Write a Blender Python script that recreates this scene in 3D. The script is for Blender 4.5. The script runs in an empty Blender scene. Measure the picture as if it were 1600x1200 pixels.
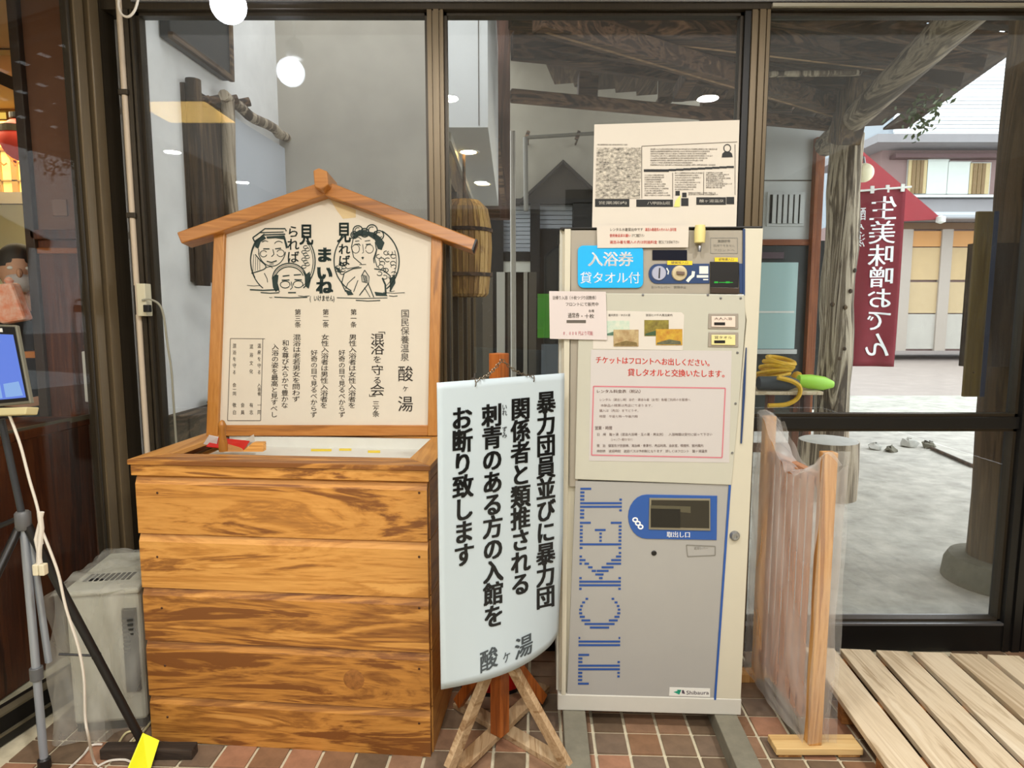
import bpy, bmesh, math, random
from mathutils import Vector, Matrix
random.seed(7)
C = bpy.context.scene.collection
SC = bpy.context.scene

# ------------------------------------------------------------------ camera
F = 1020.0
TH = math.atan(115.0 / F)
CAMZ = 1.4
cam = bpy.data.objects.new('camera', bpy.data.cameras.new('camera'))
C.objects.link(cam)
cam.location = (0, 0, CAMZ)
cam.rotation_euler = (math.pi / 2 - TH, 0, 0)
cam.data.sensor_width = 36
cam.data.lens = 36 * F / 1600
cam.data.clip_start = 0.02
SC.camera = cam

# ------------------------------------------------------------------ world, light, exposure
W = bpy.data.worlds.new('sky'); SC.world = W; W.use_nodes = True
bg = W.node_tree.nodes['Background']
bg.inputs[0].default_value = (0.97, 0.98, 1.0, 1)
bg.inputs[1].default_value = 3.2
SC.view_settings.view_transform = 'Standard'
SC.view_settings.look = 'None'
SC.view_settings.gamma = 1
SC.view_settings.use_curve_mapping = False
SC.view_settings.exposure = 0.0


def area_light(name, loc, size, sy, power, col, rot=(0, 0, 0)):
    l = bpy.data.lights.new(name, 'AREA'); l.shape = 'RECTANGLE'
    l.size = size; l.size_y = sy; l.energy = power; l.color = col
    o = bpy.data.objects.new(name, l); C.objects.link(o)
    o.location = loc; o.rotation_euler = rot
    return o


# the hall's own recessed downlights, plus an added fill light over the room
def spot(loc, power, col=(1.0, 0.965, 0.915)):
    l = bpy.data.lights.new('downlight_beam', 'AREA'); l.shape = 'DISK'; l.size = .13; l.energy = power; l.color = col
    o = bpy.data.objects.new('downlight_beam', l); C.objects.link(o); o.location = loc
    return o


DL = [(-.41, .85), (-.37, -.57), (-.33, -1.9), (1.25, .85), (1.28, -.57), (1.3, -1.9), (-2.9, -.57), (-2.85, -1.9), (-4.4, -1.9)]
for _x, _y in DL:
    spot((_x, _y, 2.742), 26)
area_light('ceiling_fill', (0, -.9, 2.73), 5.5, 5.5, 50, (1.0, 0.97, 0.94))  # added fill lamp, wide and weak so its reflection stays faint
area_light('left_room_lamp', (-3.0, 4.2, 2.68), 1.2, 0.9, 42, (1.0, 0.80, 0.50))
area_light('porch_lamp_light', (0.9, 5.6, 3.0), 0.4, 0.4, 12, (1.0, 0.85, 0.6))

# ------------------------------------------------------------------ geometry helpers
ct, st_ = math.cos(TH), math.sin(TH)


def ray(x, y):
    a = (x - 800) / F; b = (600 - y) / F
    return Vector((a, ct + b * st_, -st_ + b * ct))


ORG = Vector((0, 0, CAMZ))


def on_y(x, y, Y):
    d = ray(x, y); return ORG + d * (Y / d.y)


def on_z(x, y, z):
    d = ray(x, y); return ORG + d * ((z - CAMZ) / d.z)


class Plane:
    """a real flat surface: origin p, right u, up v, normal n towards the hall"""
    def __init__(s, p, u, v=Vector((0, 0, 1))):
        s.p = Vector(p); s.u = Vector(u).normalized(); s.v = Vector(v).normalized()
        s.n = s.u.cross(s.v).normalized()

    def hit(s, x, y, off=0.0):
        d = ray(x, y)
        t = (s.p + s.n * off - ORG).dot(s.n) / d.dot(s.n)
        return ORG + d * t

    def f(s, off=0.0):
        return lambda x, y: s.hit(x, y) + s.n * off

    def w(s, a, b, off=0.0):
        return s.p + s.u * a + s.v * b + s.n * off


class MB:
    def __init__(s): s.v = []; s.f = []

    def add(s, vs, fs):
        n = len(s.v); s.v += [tuple(v) for v in vs]; s.f += [tuple(i + n for i in f) for f in fs]; return s

    def prism(s, pts, vec):
        pts = [Vector(p) for p in pts]; k = len(pts); vec = Vector(vec)
        vs = pts + [p + vec for p in pts]
        fs = [tuple(range(k)), tuple(range(2 * k - 1, k - 1, -1))]
        for i in range(k): fs.append((i, i + k, (i + 1) % k + k, (i + 1) % k))
        return s.add(vs, fs)

    def box(s, a, b):
        x0, y0, z0 = a; x1, y1, z1 = b
        return s.prism([(x0, y0, z0), (x1, y0, z0), (x1, y0, z1), (x0, y0, z1)], (0, y1 - y0, 0))

    def beam(s, p, q, w, h, up=(0, 0, 1)):
        p = Vector(p); q = Vector(q); d = (q - p).normalized(); up = Vector(up)
        sd = d.cross(up).normalized(); u2 = sd.cross(d).normalized()
        c = [(-w / 2, -h / 2), (w / 2, -h / 2), (w / 2, h / 2), (-w / 2, h / 2)]
        return s.prism([p + sd * a + u2 * b for a, b in c], q - p)

    def tube(s, pts, r, n=8, r1=None, closed=False):
        pts = [Vector(p) for p in pts]; k = len(pts); vs = []; ref = Vector((0, 0, 1))
        d0 = (pts[1] - pts[0]).normalized()
        if abs(d0.z) > .9: ref = Vector((1, 0, 0))
        for i, p in enumerate(pts):
            d = (pts[min(i + 1, k - 1)] - pts[max(i - 1, 0)])
            if closed: d = pts[(i + 1) % k] - pts[(i - 1) % k]
            d.normalize()
            a = d.cross(ref)
            if a.length < 1e-4: a = d.cross(Vector((0, 1, 0)))
            a.normalize(); b = a.cross(d).normalized(); ref = b
            t = i / max(1, k - 1); rr = r if r1 is None else r + (r1 - r) * t
            if callable(r): rr = r(t)
            for j in range(n):
                an = 2 * math.pi * j / n
                vs.append(p + a * math.cos(an) * rr + b * math.sin(an) * rr)
        fs = []
        for i in range(k - 1 if not closed else k):
            for j in range(n):
                i2 = (i + 1) % k; j2 = (j + 1) % n
                fs.append((i * n + j, i * n + j2, i2 * n + j2, i2 * n + j))
        if not closed: fs += [tuple(range(n - 1, -1, -1)), tuple(range((k - 1) * n, k * n))]
        return s.add(vs, fs)

    def lathe(s, prof, c, n=24, axis=(0, 0, 1)):
        """prof: (radius, height along axis)"""
        ax = Vector(axis).normalized(); ref = Vector((1, 0, 0)) if abs(ax.x) < .9 else Vector((0, 1, 0))
        a = ax.cross(ref).normalized(); b = ax.cross(a).normalized(); c = Vector(c); vs = []
        for r, h in prof:
            for j in range(n):
                an = 2 * math.pi * j / n
                vs.append(c + ax * h + a * math.cos(an) * r + b * math.sin(an) * r)
        fs = []; k = len(prof)
        for i in range(k - 1):
            for j in range(n):
                j2 = (j + 1) % n
                fs.append((i * n + j, i * n + j2, (i + 1) * n + j2, (i + 1) * n + j))
        if prof[0][0] > 1e-4: fs.append(tuple(range(n - 1, -1, -1)))
        if prof[-1][0] > 1e-4: fs.append(tuple(range((k - 1) * n, k * n)))
        return s.add(vs, fs)

    def grid(s, fn, nu, nv, thick=None):
        vs = [Vector(fn(i / nu, j / nv)) for j in range(nv + 1) for i in range(nu + 1)]
        fs = [(j * (nu + 1) + i, j * (nu + 1) + i + 1, (j + 1) * (nu + 1) + i + 1, (j + 1) * (nu + 1) + i)
              for j in range(nv) for i in range(nu)]
        return s.add(vs, fs)


def obj(name, mb, mat, parent=None, label=None, cat=None, group=None, kind=None, smooth=False, bevel=0, loc=None, solid=0, fix=True):
    me = bpy.data.meshes.new(name)
    base = Vector((0, 0, 0))
    if parent is not None:
        q = parent
        while q is not None: base = base + q.location; q = q.parent
    elif loc is not None: base = Vector(loc)
    elif mb.v:
        xs = [v[0] for v in mb.v]; ys = [v[1] for v in mb.v]; zs = [v[2] for v in mb.v]
        base = Vector(((min(xs) + max(xs)) / 2, (min(ys) + max(ys)) / 2, min(zs)))
    me.from_pydata([tuple(Vector(v) - base) for v in mb.v], [], mb.f)
    if fix:
        bm = bmesh.new(); bm.from_mesh(me); bmesh.ops.recalc_face_normals(bm, faces=bm.faces); bm.to_mesh(me); bm.free()
    if smooth:
        for p in me.polygons: p.use_smooth = True
    if mat: me.materials.append(mat)
    o = bpy.data.objects.new(name, me); C.objects.link(o)
    if parent is not None: o.parent = parent
    else: o.location = base
    if solid:
        m = o.modifiers.new('solid', 'SOLIDIFY'); m.thickness = solid; m.offset = -1
    if bevel:
        m = o.modifiers.new('bevel', 'BEVEL'); m.width = bevel; m.segments = 2; m.limit_method = 'ANGLE'; m.angle_limit = .6
    if smooth and not solid:
        try:
            me.set_sharp_from_angle(angle=0.7)
        except Exception: pass
    tag(o, label, cat, group, kind)
    return o


def tag(o, label=None, cat=None, group=None, kind=None):
    if label: o['label'] = label
    if cat: o['category'] = cat
    if group: o['group'] = group
    if kind: o['kind'] = kind
    return o


def thing(name, loc, label=None, cat=None, group=None, kind=None):
    o = bpy.data.objects.new(name, None); C.objects.link(o); o.location = loc; o.empty_display_size = .1
    return tag(o, label, cat, group, kind)


# ------------------------------------------------------------------ materials
def lin(c):
    r = []
    for v in c[:3]:
        v = v / 255.0
        r.append(v / 12.92 if v <= .04045 else ((v + .055) / 1.055) ** 2.4)
    return (r[0], r[1], r[2], 1)


_m = {}


def mat(name, col, rough=.6, metal=0.0, var=0.0, scale=20, bump=0.0, spec=.5, emit=None, estr=0, col2=None, stretch=None, coat=0):
    if name in _m: return _m[name]
    m = bpy.data.materials.new(name); m.use_nodes = True; nt = m.node_tree; b = nt.nodes['Principled BSDF']
    b.inputs['Base Color'].default_value = lin(col); b.inputs['Roughness'].default_value = rough
    b.inputs['Metallic'].default_value = metal; b.inputs['Specular IOR Level'].default_value = spec
    if coat: b.inputs['Coat Weight'].default_value = coat
    if emit: b.inputs['Emission Color'].default_value = lin(emit); b.inputs['Emission Strength'].default_value = estr
    if var or bump:
        tc = nt.nodes.new('ShaderNodeTexCoord'); mp = nt.nodes.new('ShaderNodeMapping')
        if stretch: mp.inputs['Scale'].default_value = stretch
        nt.links.new(tc.outputs['Object'], mp.inputs[0])
        nz = nt.nodes.new('ShaderNodeTexNoise'); nz.inputs['Scale'].default_value = scale; nz.inputs['Detail'].default_value = 6
        nz.inputs['Roughness'].default_value = .65
        nt.links.new(mp.outputs[0], nz.inputs['Vector'])
        if var:
            mr = nt.nodes.new('ShaderNodeMapRange'); mr.inputs[1].default_value = .3; mr.inputs[2].default_value = .7
            nt.links.new(nz.outputs[0], mr.inputs[0])
            mx = nt.nodes.new('ShaderNodeMix'); mx.data_type = 'RGBA'
            c = lin(col); c2 = lin(col2) if col2 else tuple(v * (1 - var) for v in c[:3]) + (1,)
            mx.inputs[6].default_value = c; mx.inputs[7].default_value = c2
            nt.links.new(mr.outputs[0], mx.inputs[0]); nt.links.new(mx.outputs[2], b.inputs['Base Color'])
        if bump:
            bp = nt.nodes.new('ShaderNodeBump'); bp.inputs['Strength'].default_value = bump; bp.inputs['Distance'].default_value = .01
            nt.links.new(nz.outputs[0], bp.inputs['Height']); nt.links.new(bp.outputs[0], b.inputs['Normal'])
    _m[name] = m
    return m


def wood(name, light, dark, axis='x', scale=1.0, rough=.55, mid=None, contrast=1.0, knots=False, perobj=.35, coat=0):
    """grain runs along axis"""
    if name in _m: return _m[name]
    m = bpy.data.materials.new(name); m.use_nodes = True; nt = m.node_tree; L = nt.links; N = nt.nodes
    b = N['Principled BSDF']; b.inputs['Roughness'].default_value = rough
    if coat: b.inputs['Coat Weight'].default_value = coat; b.inputs['Coat Roughness'].default_value = .25
    tc = N.new('ShaderNodeTexCoord'); oi = N.new('ShaderNodeObjectInfo')
    ad = N.new('ShaderNodeVectorMath'); ad.operation = 'ADD'
    mu = N.new('ShaderNodeMath'); mu.operation = 'MULTIPLY'; mu.inputs[1].default_value = 13.7
    L.new(oi.outputs['Random'], mu.inputs[0]); L.new(tc.outputs['Object'], ad.inputs[0]); L.new(mu.outputs[0], ad.inputs[1])
    mp = N.new('ShaderNodeMapping')
    sc = {'x': (1.2, 14, 14), 'y': (14, 1.2, 14), 'z': (14, 14, 1.2)}[axis]
    mp.inputs['Scale'].default_value = tuple(v * scale for v in sc)
    L.new(ad.outputs[0], mp.inputs[0])
    n1 = N.new('ShaderNodeTexNoise'); n1.inputs['Scale'].default_value = 1.0; n1.inputs['Detail'].default_value = 8
    n1.inputs['Roughness'].default_value = .6; n1.inputs['Distortion'].default_value = 1.2
    L.new(mp.outputs[0], n1.inputs['Vector'])
    mp2 = N.new('ShaderNodeMapping')
    sc2 = {'x': (3, 160, 160), 'y': (160, 3, 160), 'z': (160, 160, 3)}[axis]
    mp2.inputs['Scale'].default_value = tuple(v * scale for v in sc2); L.new(ad.outputs[0], mp2.inputs[0])
    n2 = N.new('ShaderNodeTexNoise'); n2.inputs['Scale'].default_value = 1.0; n2.inputs['Detail'].default_value = 3
    L.new(mp2.outputs[0], n2.inputs['Vector'])
    # ring pattern out of the first noise
    ml = N.new('ShaderNodeMath'); ml.operation = 'MULTIPLY'; ml.inputs[1].default_value = 34
    L.new(n1.outputs[0], ml.inputs[0])
    sn = N.new('ShaderNodeMath'); sn.operation = 'SINE'; L.new(ml.outputs[0], sn.inputs[0])
    a1 = N.new('ShaderNodeMath'); a1.operation = 'MULTIPLY_ADD'; a1.inputs[1].default_value = .16 * contrast
    L.new(sn.outputs[0], a1.inputs[0]); L.new(n1.outputs[0], a1.inputs[2])
    a2 = N.new('ShaderNodeMath'); a2.operation = 'MULTIPLY_ADD'; a2.inputs[1].default_value = .35
    L.new(n2.outputs[0], a2.inputs[0]); L.new(a1.outputs[0], a2.inputs[2])
    a3 = N.new('ShaderNodeMath'); a3.operation = 'MULTIPLY_ADD'; a3.inputs[1].default_value = perobj
    L.new(oi.outputs['Random'], a3.inputs[0]); L.new(a2.outputs[0], a3.inputs[2])
    cr = N.new('ShaderNodeValToRGB'); e = cr.color_ramp.elements
    e[0].position = .42; e[0].color = lin(light); e[1].position = 1.12 if contrast < 1.5 else 1.0; e[1].color = lin(dark)
    if mid: q = e.new(.72); q.color = lin(mid)
    L.new(a3.outputs[0], cr.inputs[0])
    L.new(cr.outputs[0], b.inputs['Base Color'])
    bp = N.new('ShaderNodeBump'); bp.inputs['Strength'].default_value = .25; bp.inputs['Distance'].default_value = .004
    L.new(a2.outputs[0], bp.inputs['Height']); L.new(bp.outputs[0], b.inputs['Normal'])
    _m[name] = m
    return m


def glass(name, tint=(250, 252, 252), dirt=.0, refl=1.0, dscale=6):
    if name in _m: return _m[name]
    m = bpy.data.materials.new(name); m.use_nodes = True; nt = m.node_tree; L = nt.links; N = nt.nodes
    for n in list(N):
        if n.type == 'BSDF_PRINCIPLED': N.remove(n)
    out = [n for n in N if n.type == 'OUTPUT_MATERIAL'][0]
    tr = N.new('ShaderNodeBsdfTransparent'); tr.inputs[0].default_value = lin(tint)
    gl = N.new('ShaderNodeBsdfGlossy'); gl.inputs['Roughness'].default_value = 0.0
    lw = N.new('ShaderNodeLayerWeight'); lw.inputs['Blend'].default_value = .5
    pw = N.new('ShaderNodeMath'); pw.operation = 'POWER'; pw.inputs[1].default_value = 5; L.new(lw.outputs['Facing'], pw.inputs[0])
    ma = N.new('ShaderNodeMath'); ma.operation = 'MULTIPLY_ADD'; ma.inputs[1].default_value = .9 * refl; ma.inputs[2].default_value = .042 * refl
    L.new(pw.outputs[0], ma.inputs[0])
    mx = N.new('ShaderNodeMixShader'); L.new(ma.outputs[0], mx.inputs[0]); L.new(tr.outputs[0], mx.inputs[1]); L.new(gl.outputs[0], mx.inputs[2])
    last = mx
    if dirt:
        df = N.new('ShaderNodeBsdfTranslucent'); df.inputs[0].default_value = (.8, .8, .8, 1)
        tc = N.new('ShaderNodeTexCoord'); mp = N.new('ShaderNodeMapping'); mp.inputs['Scale'].default_value = (3, 1, 1)
        nz = N.new('ShaderNodeTexNoise'); nz.inputs['Scale'].default_value = dscale; nz.inputs['Detail'].default_value = 5
        L.new(tc.outputs['Object'], mp.inputs[0]); L.new(mp.outputs[0], nz.inputs['Vector'])
        mr = N.new('ShaderNodeMapRange'); mr.inputs[1].default_value = .4; mr.inputs[2].default_value = .8; mr.inputs[3].default_value = dirt * .3; mr.inputs[4].default_value = dirt
        L.new(nz.outputs[0], mr.inputs[0])
        m2 = N.new('ShaderNodeMixShader'); L.new(mr.outputs[0], m2.inputs[0]); L.new(mx.outputs[0], m2.inputs[1]); L.new(df.outputs[0], m2.inputs[2])
        last = m2
    L.new(last.outputs[0], out.inputs[0])
    _m[name] = m
    return m


def film(name, col=(235, 235, 232), dens=.45, var=.35):
    if name in _m: return _m[name]
    m = bpy.data.materials.new(name); m.use_nodes = True; nt = m.node_tree; L = nt.links; N = nt.nodes
    b = N['Principled BSDF']; out = [n for n in N if n.type == 'OUTPUT_MATERIAL'][0]
    b.inputs['Base Color'].default_value = lin(col); b.inputs['Roughness'].default_value = .22; b.inputs['Specular IOR Level'].default_value = .7
    tr = N.new('ShaderNodeBsdfTransparent'); tl = N.new('ShaderNodeBsdfTranslucent'); tl.inputs[0].default_value = lin(col)
    m1 = N.new('ShaderNodeMixShader'); m1.inputs[0].default_value = .35; L.new(b.outputs[0], m1.inputs[1]); L.new(tl.outputs[0], m1.inputs[2])
    tc = N.new('ShaderNodeTexCoord'); mp = N.new('ShaderNodeMapping'); mp.inputs['Scale'].default_value = (5, 5, 1.6); mp.inputs['Rotation'].default_value = (.35, .1, .4)
    nz = N.new('ShaderNodeTexNoise'); nz.inputs['Scale'].default_value = 1.6; nz.inputs['Detail'].default_value = 3; nz.inputs['Distortion'].default_value = .4
    L.new(tc.outputs['Object'], mp.inputs[0]); L.new(mp.outputs[0], nz.inputs['Vector'])
    mr = N.new('ShaderNodeMapRange'); mr.inputs[1].default_value = .35; mr.inputs[2].default_value = .7
    mr.inputs[3].default_value = dens; mr.inputs[4].default_value = min(1, dens + var); L.new(nz.outputs[0], mr.inputs[0])
    m2 = N.new('ShaderNodeMixShader'); L.new(mr.outputs[0], m2.inputs[0]); L.new(tr.outputs[0], m2.inputs[1]); L.new(m1.outputs[0], m2.inputs[2])
    bp = N.new('ShaderNodeBump'); bp.inputs['Strength'].default_value = .5; bp.inputs['Distance'].default_value = .02
    L.new(nz.outputs[0], bp.inputs['Height']); L.new(bp.outputs[0], b.inputs['Normal'])
    L.new(m2.outputs[0], out.inputs[0])
    _m[name] = m
    return m


M = dict(
    alu=mat('brown_aluminium', (116, 101, 77), .38, .35, .2, 8, stretch=(30, 30, .6)),
    alud=mat('dark_bronze_aluminium', (62, 54, 42), .4, .4, .3, 8, stretch=(20, 20, .6)),
    black=mat('black_paint', (14, 13, 12), .45),
    blackp=mat('black_plastic', (24, 24, 25), .4),
    ink=mat('black_ink', (18, 20, 20), .6),
    inkg=mat('dark_green_ink', (28, 48, 44), .7),
    grey_ink=mat('grey_ink', (92, 86, 78), .7),
    red_ink=mat('red_ink', (205, 62, 48), .7),
    pink_ink=mat('pink_ink', (200, 120, 130), .7),
    white_ink=mat('white_ink', (248, 250, 252), .6),
    white=mat('white_plastic', (226, 226, 220), .4),
    cream=mat('cream_enamel', (204, 199, 180), .38, 0, .05, 3),
    mgrey=mat('machine_grey', (166, 165, 161), .42, 0, .05, 3),
    mgreyd=mat('machine_panel_grey', (158, 151, 137), .45, 0, .06, 4),
    mpanel=mat('machine_clear_panel', (190, 189, 175), .25, 0, .04, 4, coat=.3),
    blue=mat('machine_blue', (38, 84, 158), .4),
    blued=mat('machine_dark_blue', (38, 62, 104), .4),
    cyan=mat('cyan_placard', (0, 172, 236), .5, 0, .1, 9),
    yellow=mat('yellow_label', (226, 200, 40), .5),
    tape=mat('fluorescent_yellow_tape', (240, 240, 20), .5),
    paper=mat('paper', (206, 199, 187), .8, 0, .03, 4),
    paperp=mat('pinkish_paper', (208, 198, 195), .8, 0, .03, 4),
    steel=mat('steel', (150, 152, 155), .3, .8),
    tripod=mat('tripod_tube', (160, 168, 178), .34, .3),
    red=mat('red_plastic', (190, 22, 14), .45),
    cable=mat('white_cable', (222, 216, 205), .5),
    hinoki=wood('box_front_wood', (224, 166, 88), (126, 76, 30), 'x', .8, .5, (194, 134, 60), .95, perobj=.25, coat=.1),
    hinokiy=wood('box_side_wood', (214, 160, 88), (150, 98, 46), 'y', .8, .5, (190, 134, 66), .4, perobj=.22),
    frame=wood('board_frame_wood', (198, 140, 68), (136, 86, 30), 'z', .7, .4, (176, 116, 44), .6, perobj=.1, coat=.2),
    framex=wood('board_roof_wood', (196, 136, 68), (130, 80, 32), 'x', .7, .4, (172, 110, 46), .6, perobj=.1, coat=.2),
    post=wood('sign_post_wood', (186, 108, 46), (120, 60, 20), 'z', .8, .45, (160, 86, 32), .7, perobj=.1),
    raw=wood('raw_brace_wood', (206, 184, 150), (134, 102, 66), 'x', 1.0, .7, (178, 150, 114), .7, perobj=.25),
    rawz=wood('raw_post_wood', (222, 176, 112), (160, 106, 50), 'z', .8, .6, (200, 148, 84), .9, perobj=.12),
    slat=wood('partition_slat_wood', (214, 164, 128), (176, 122, 88), 'z', .8, .6, (196, 142, 106), .3, perobj=.2),
    pallet=wood('pallet_wood', (232, 218, 192), (184, 162, 130), 'y', .9, .7, (220, 202, 172), .6, perobj=.25),
    palletx=wood('pallet_bearer_wood', (196, 140, 80), (120, 74, 34), 'x', .9, .7, (160, 106, 54), 1.0),
    dkx=wood('dark_beam_wood', (128, 98, 72), (42, 30, 21), 'x', .5, .8, (84, 62, 45), 1.2, perobj=.3),
    dky=wood('dark_beam_wood_deep', (118, 98, 76), (44, 33, 24), 'y', .5, .8, (76, 60, 46), 1.2, perobj=.3),
    dkz=wood('dark_post_wood', (112, 90, 62), (44, 32, 22), 'z', .5, .8, (78, 60, 42), 1.3, perobj=.2),
    redw=wood('red_brown_wood', (104, 54, 24), (48, 20, 8), 'z', .5, .45, (78, 36, 15), 1.0, perobj=.15),
    log=wood('weathered_log_wood', (186, 172, 150), (66, 54, 42), 'z', .45, .85, (124, 110, 92), 1.6, perobj=.1),
    plaster=mat('white_plaster', (240, 240, 238), .85, 0, .14, 5, .15),
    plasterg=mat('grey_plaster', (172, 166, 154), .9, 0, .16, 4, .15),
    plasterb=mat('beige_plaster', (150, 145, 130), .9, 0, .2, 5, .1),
    whitepanel=mat('white_board', (206, 208, 206), .6, 0, .05, 3),
    concrete=mat('porch_concrete', (200, 198, 188), .85, 0, .45, 6, .8),
    curb=mat('rough_concrete', (120, 118, 104), .9, 0, .3, 22, .5),
    rail=mat('grey_runner', (128, 124, 108), .85, 0, .25, 20, .3),
    paving=mat('street_paving', (168, 156, 150), .6, 0, .2, 3, .1),
    banner=mat('maroon_cloth', (128, 28, 44), .8, 0, .12, 9),
    tent=mat('red_tent_cloth', (140, 34, 44), .8, 0, .12, 6),
)


# ------------------------------------------------------------------ lettering
_g = {}
_fs = None


def glyph(s, bold=0.0, res=3):
    k = (s, bold, res)
    if k in _g: return _g[k]
    cu = bpy.data.curves.new('t', 'FONT'); cu.body = s; cu.size = 1; cu.offset = bold; cu.resolution_u = res
    cu.align_x = 'LEFT'
    global _fs
    if _fs is None: _fs = bpy.data.scenes.new('type_setting')
    o = bpy.data.objects.new('t', cu); _fs.collection.objects.link(o)
    me = bpy.data.meshes.new_from_object(o)
    vs = [(v.co.x, v.co.y) for v in me.vertices]; fs = [tuple(p.vertices) for p in me.polygons]
    bpy.data.objects.remove(o); bpy.data.curves.remove(cu); bpy.data.meshes.remove(me)
    _g[k] = (vs, fs)
    return _g[k]


_ref = None


def refbox():
    global _ref
    if _ref is None:
        vs, _ = glyph('国'); xs = [v[0] for v in vs]; ys = [v[1] for v in vs]
        _ref = ((min(xs) + max(xs)) / 2, (min(ys) + max(ys)) / 2, (max(xs) - min(xs)) / .86)
    return _ref


def put_char(mb, ch, f, cx, cy, w, h=None, bold=0, res=3, rot=0, mirror=False, shear=0):
    """one full-width character, centre (cx,cy), cell w x h (y grows downwards in f)"""
    h = h or w
    if ch in ' \u3000': return
    vs, fs = glyph(ch, 0, res); rx, ry, em = refbox()
    c, s = math.cos(rot), math.sin(rot)
    # heavier weight: the same outline struck again slightly to each side
    if bold >= .015: sh = [(-1, -.5), (1, -.5), (-1, .5), (1, .5), (0, 0)] if w > 14 or bold > .05 else [(-.7, 0), (.7, 0)]
    elif bold > 0: sh = [(-.5, 0), (.5, 0)]
    else: sh = [(0, 0)]
    for sx, sy in sh:
        out = []
        for x, y in vs:
            a = (x - rx) / em + sx * bold; b = (y - ry) / em + sy * bold
            if mirror: a = -a
            a, b = a * c - b * s, a * s + b * c
            out.append(f(cx + a * w, cy - b * h - a * w * shear))
        mb.add(out, fs)


def column(mb, s, f, cx, y0, y1, w, bold=0, res=2, x1=None, mirror=False, hs=.98):
    n = len(s); st = (y1 - y0) / n
    for i, ch in enumerate(s):
        t = (i + .5) / n
        x = cx if x1 is None else cx + (x1 - cx) * t
        r = 0
        if ch in '「」ー（）()': r = -math.pi / 2
        put_char(mb, ch, f, x, y0 + (i + .5) * st, w, min(st * hs, w * 1.25), bold, res, r, mirror)


def line(mb, s, f, x0, x1, cy, h, bold=0, res=2, y1=None):
    n = len(s); st = (x1 - x0) / n
    for i, ch in enumerate(s):
        t = (i + .5) / n; y = cy if y1 is None else cy + (y1 - cy) * t
        put_char(mb, ch, f, x0 + (i + .5) * st, y, st * .98, h, bold, res)


def latin(mb, s, f, x0, x1, ytop, ybot, bold=0, res=3):
    vs, fs = glyph(s, bold, res); xs = [v[0] for v in vs]; ys = [v[1] for v in vs]
    a, b, c, d = min(xs), max(xs), min(ys), max(ys)
    mb.add([f(x0 + (x - a) / (b - a) * (x1 - x0), ybot + (y - c) / (d - c) * (ytop - ybot)) for x, y in vs], fs)


def rect(mb, f, x0, y0, x1, y1):
    mb.add([f(x0, y1), f(x1, y1), f(x1, y0), f(x0, y0)], [(0, 1, 2, 3)])


def poly(mb, f, pts):
    mb.add([f(*p) for p in pts], [tuple(range(len(pts)))])


def stroke(mb, f, pts, w, w1=None):
    """flat printed pen line"""
    n = len(pts); L = []; R = []
    for i, p in enumerate(pts):
        a = pts[max(0, i - 1)]; b = pts[min(n - 1, i + 1)]
        dx, dy = b[0] - a[0], b[1] - a[1]; l = math.hypot(dx, dy) or 1
        ww = (w if w1 is None else w + (w1 - w) * i / (n - 1)) / 2
        L.append((p[0] - dy / l * ww, p[1] + dx / l * ww)); R.append((p[0] + dy / l * ww, p[1] - dx / l * ww))
    mb.add([f(*q) for q in L + R], [(i, i + 1, n + i + 1, n + i) for i in range(n - 1)])


def arc(cx, cy, rx, ry, a0, a1, n=14):
    return [(cx + rx * math.cos(math.radians(a0 + (a1 - a0) * i / n)), cy + ry * math.sin(math.radians(a0 + (a1 - a0) * i / n))) for i in range(n + 1)]


def smoothp(pts, k=6):
    """Catmull-Rom through points"""
    P = [Vector(p) for p in pts]; P = [P[0]] + P + [P[-1]]; out = []
    for i in range(1, len(P) - 2):
        for j in range(k):
            t = j / k; a, b, c, d = P[i - 1], P[i], P[i + 1], P[i + 2]
            out.append(.5 * ((2 * b) + (c - a) * t + (2 * a - 5 * b + 4 * c - d) * t * t + (3 * b - a - 3 * c + d) * t ** 3))
    out.append(P[-2]); return out


def print_on(parent, name, mb, m, label=None):
    return obj(name, mb, m, parent, label=label, fix=False)


#==STRUCT==
# ================================================================== room shell
G = on_z(1450, 1010, 0).y          # the glass front
CEIL = 2.75
fl = thing('floor', (0, 0, 0), kind='structure')
g = MB().box((-6, -4.2, -.08), (4.5, G + .12, -.006)); obj('grout_bed', g, mat('grout', (216, 206, 178), .9, 0, .2, 30, .3), fl)
PT = .1085
tmats = [mat('tile_brown_%d' % i, c, .55, 0, .35, 16, .15) for i, c in enumerate([(134, 110, 88), (156, 122, 96), (118, 98, 78), (172, 126, 98), (146, 110, 82), (128, 108, 90)])]
tm = []
for i, m_ in enumerate(tmats):
    b_ = MB(); h = PT / 2 - .0055
    b_.prism([(-h, -h, -.006), (h, -h, -.006), (h, h, -.006), (-h, h, -.006)], (0, 0, .006))
    me = bpy.data.meshes.new('tile'); me.from_pydata(b_.v, [], b_.f); me.materials.append(m_); tm.append(me)
a = math.radians(2.2); cells = []
for j in range(-2, 13):
    for i in range(-20, 24):
        x, y = i * PT, G - .06 - j * PT
        X = x * math.cos(a) + (y - G) * math.sin(a) + .021; Y = G + (y - G) * math.cos(a) - x * math.sin(a)
        if Y > G - .02 or Y < 1.3 or X < -1.62 or X > 2.35: continue
        cells.append((X, Y))
cells.sort(key=lambda c: (0 if (-1.55 < c[0] < 1.95 and c[1] > 1.84) else 1, -c[1]))
rest = MB()
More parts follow.
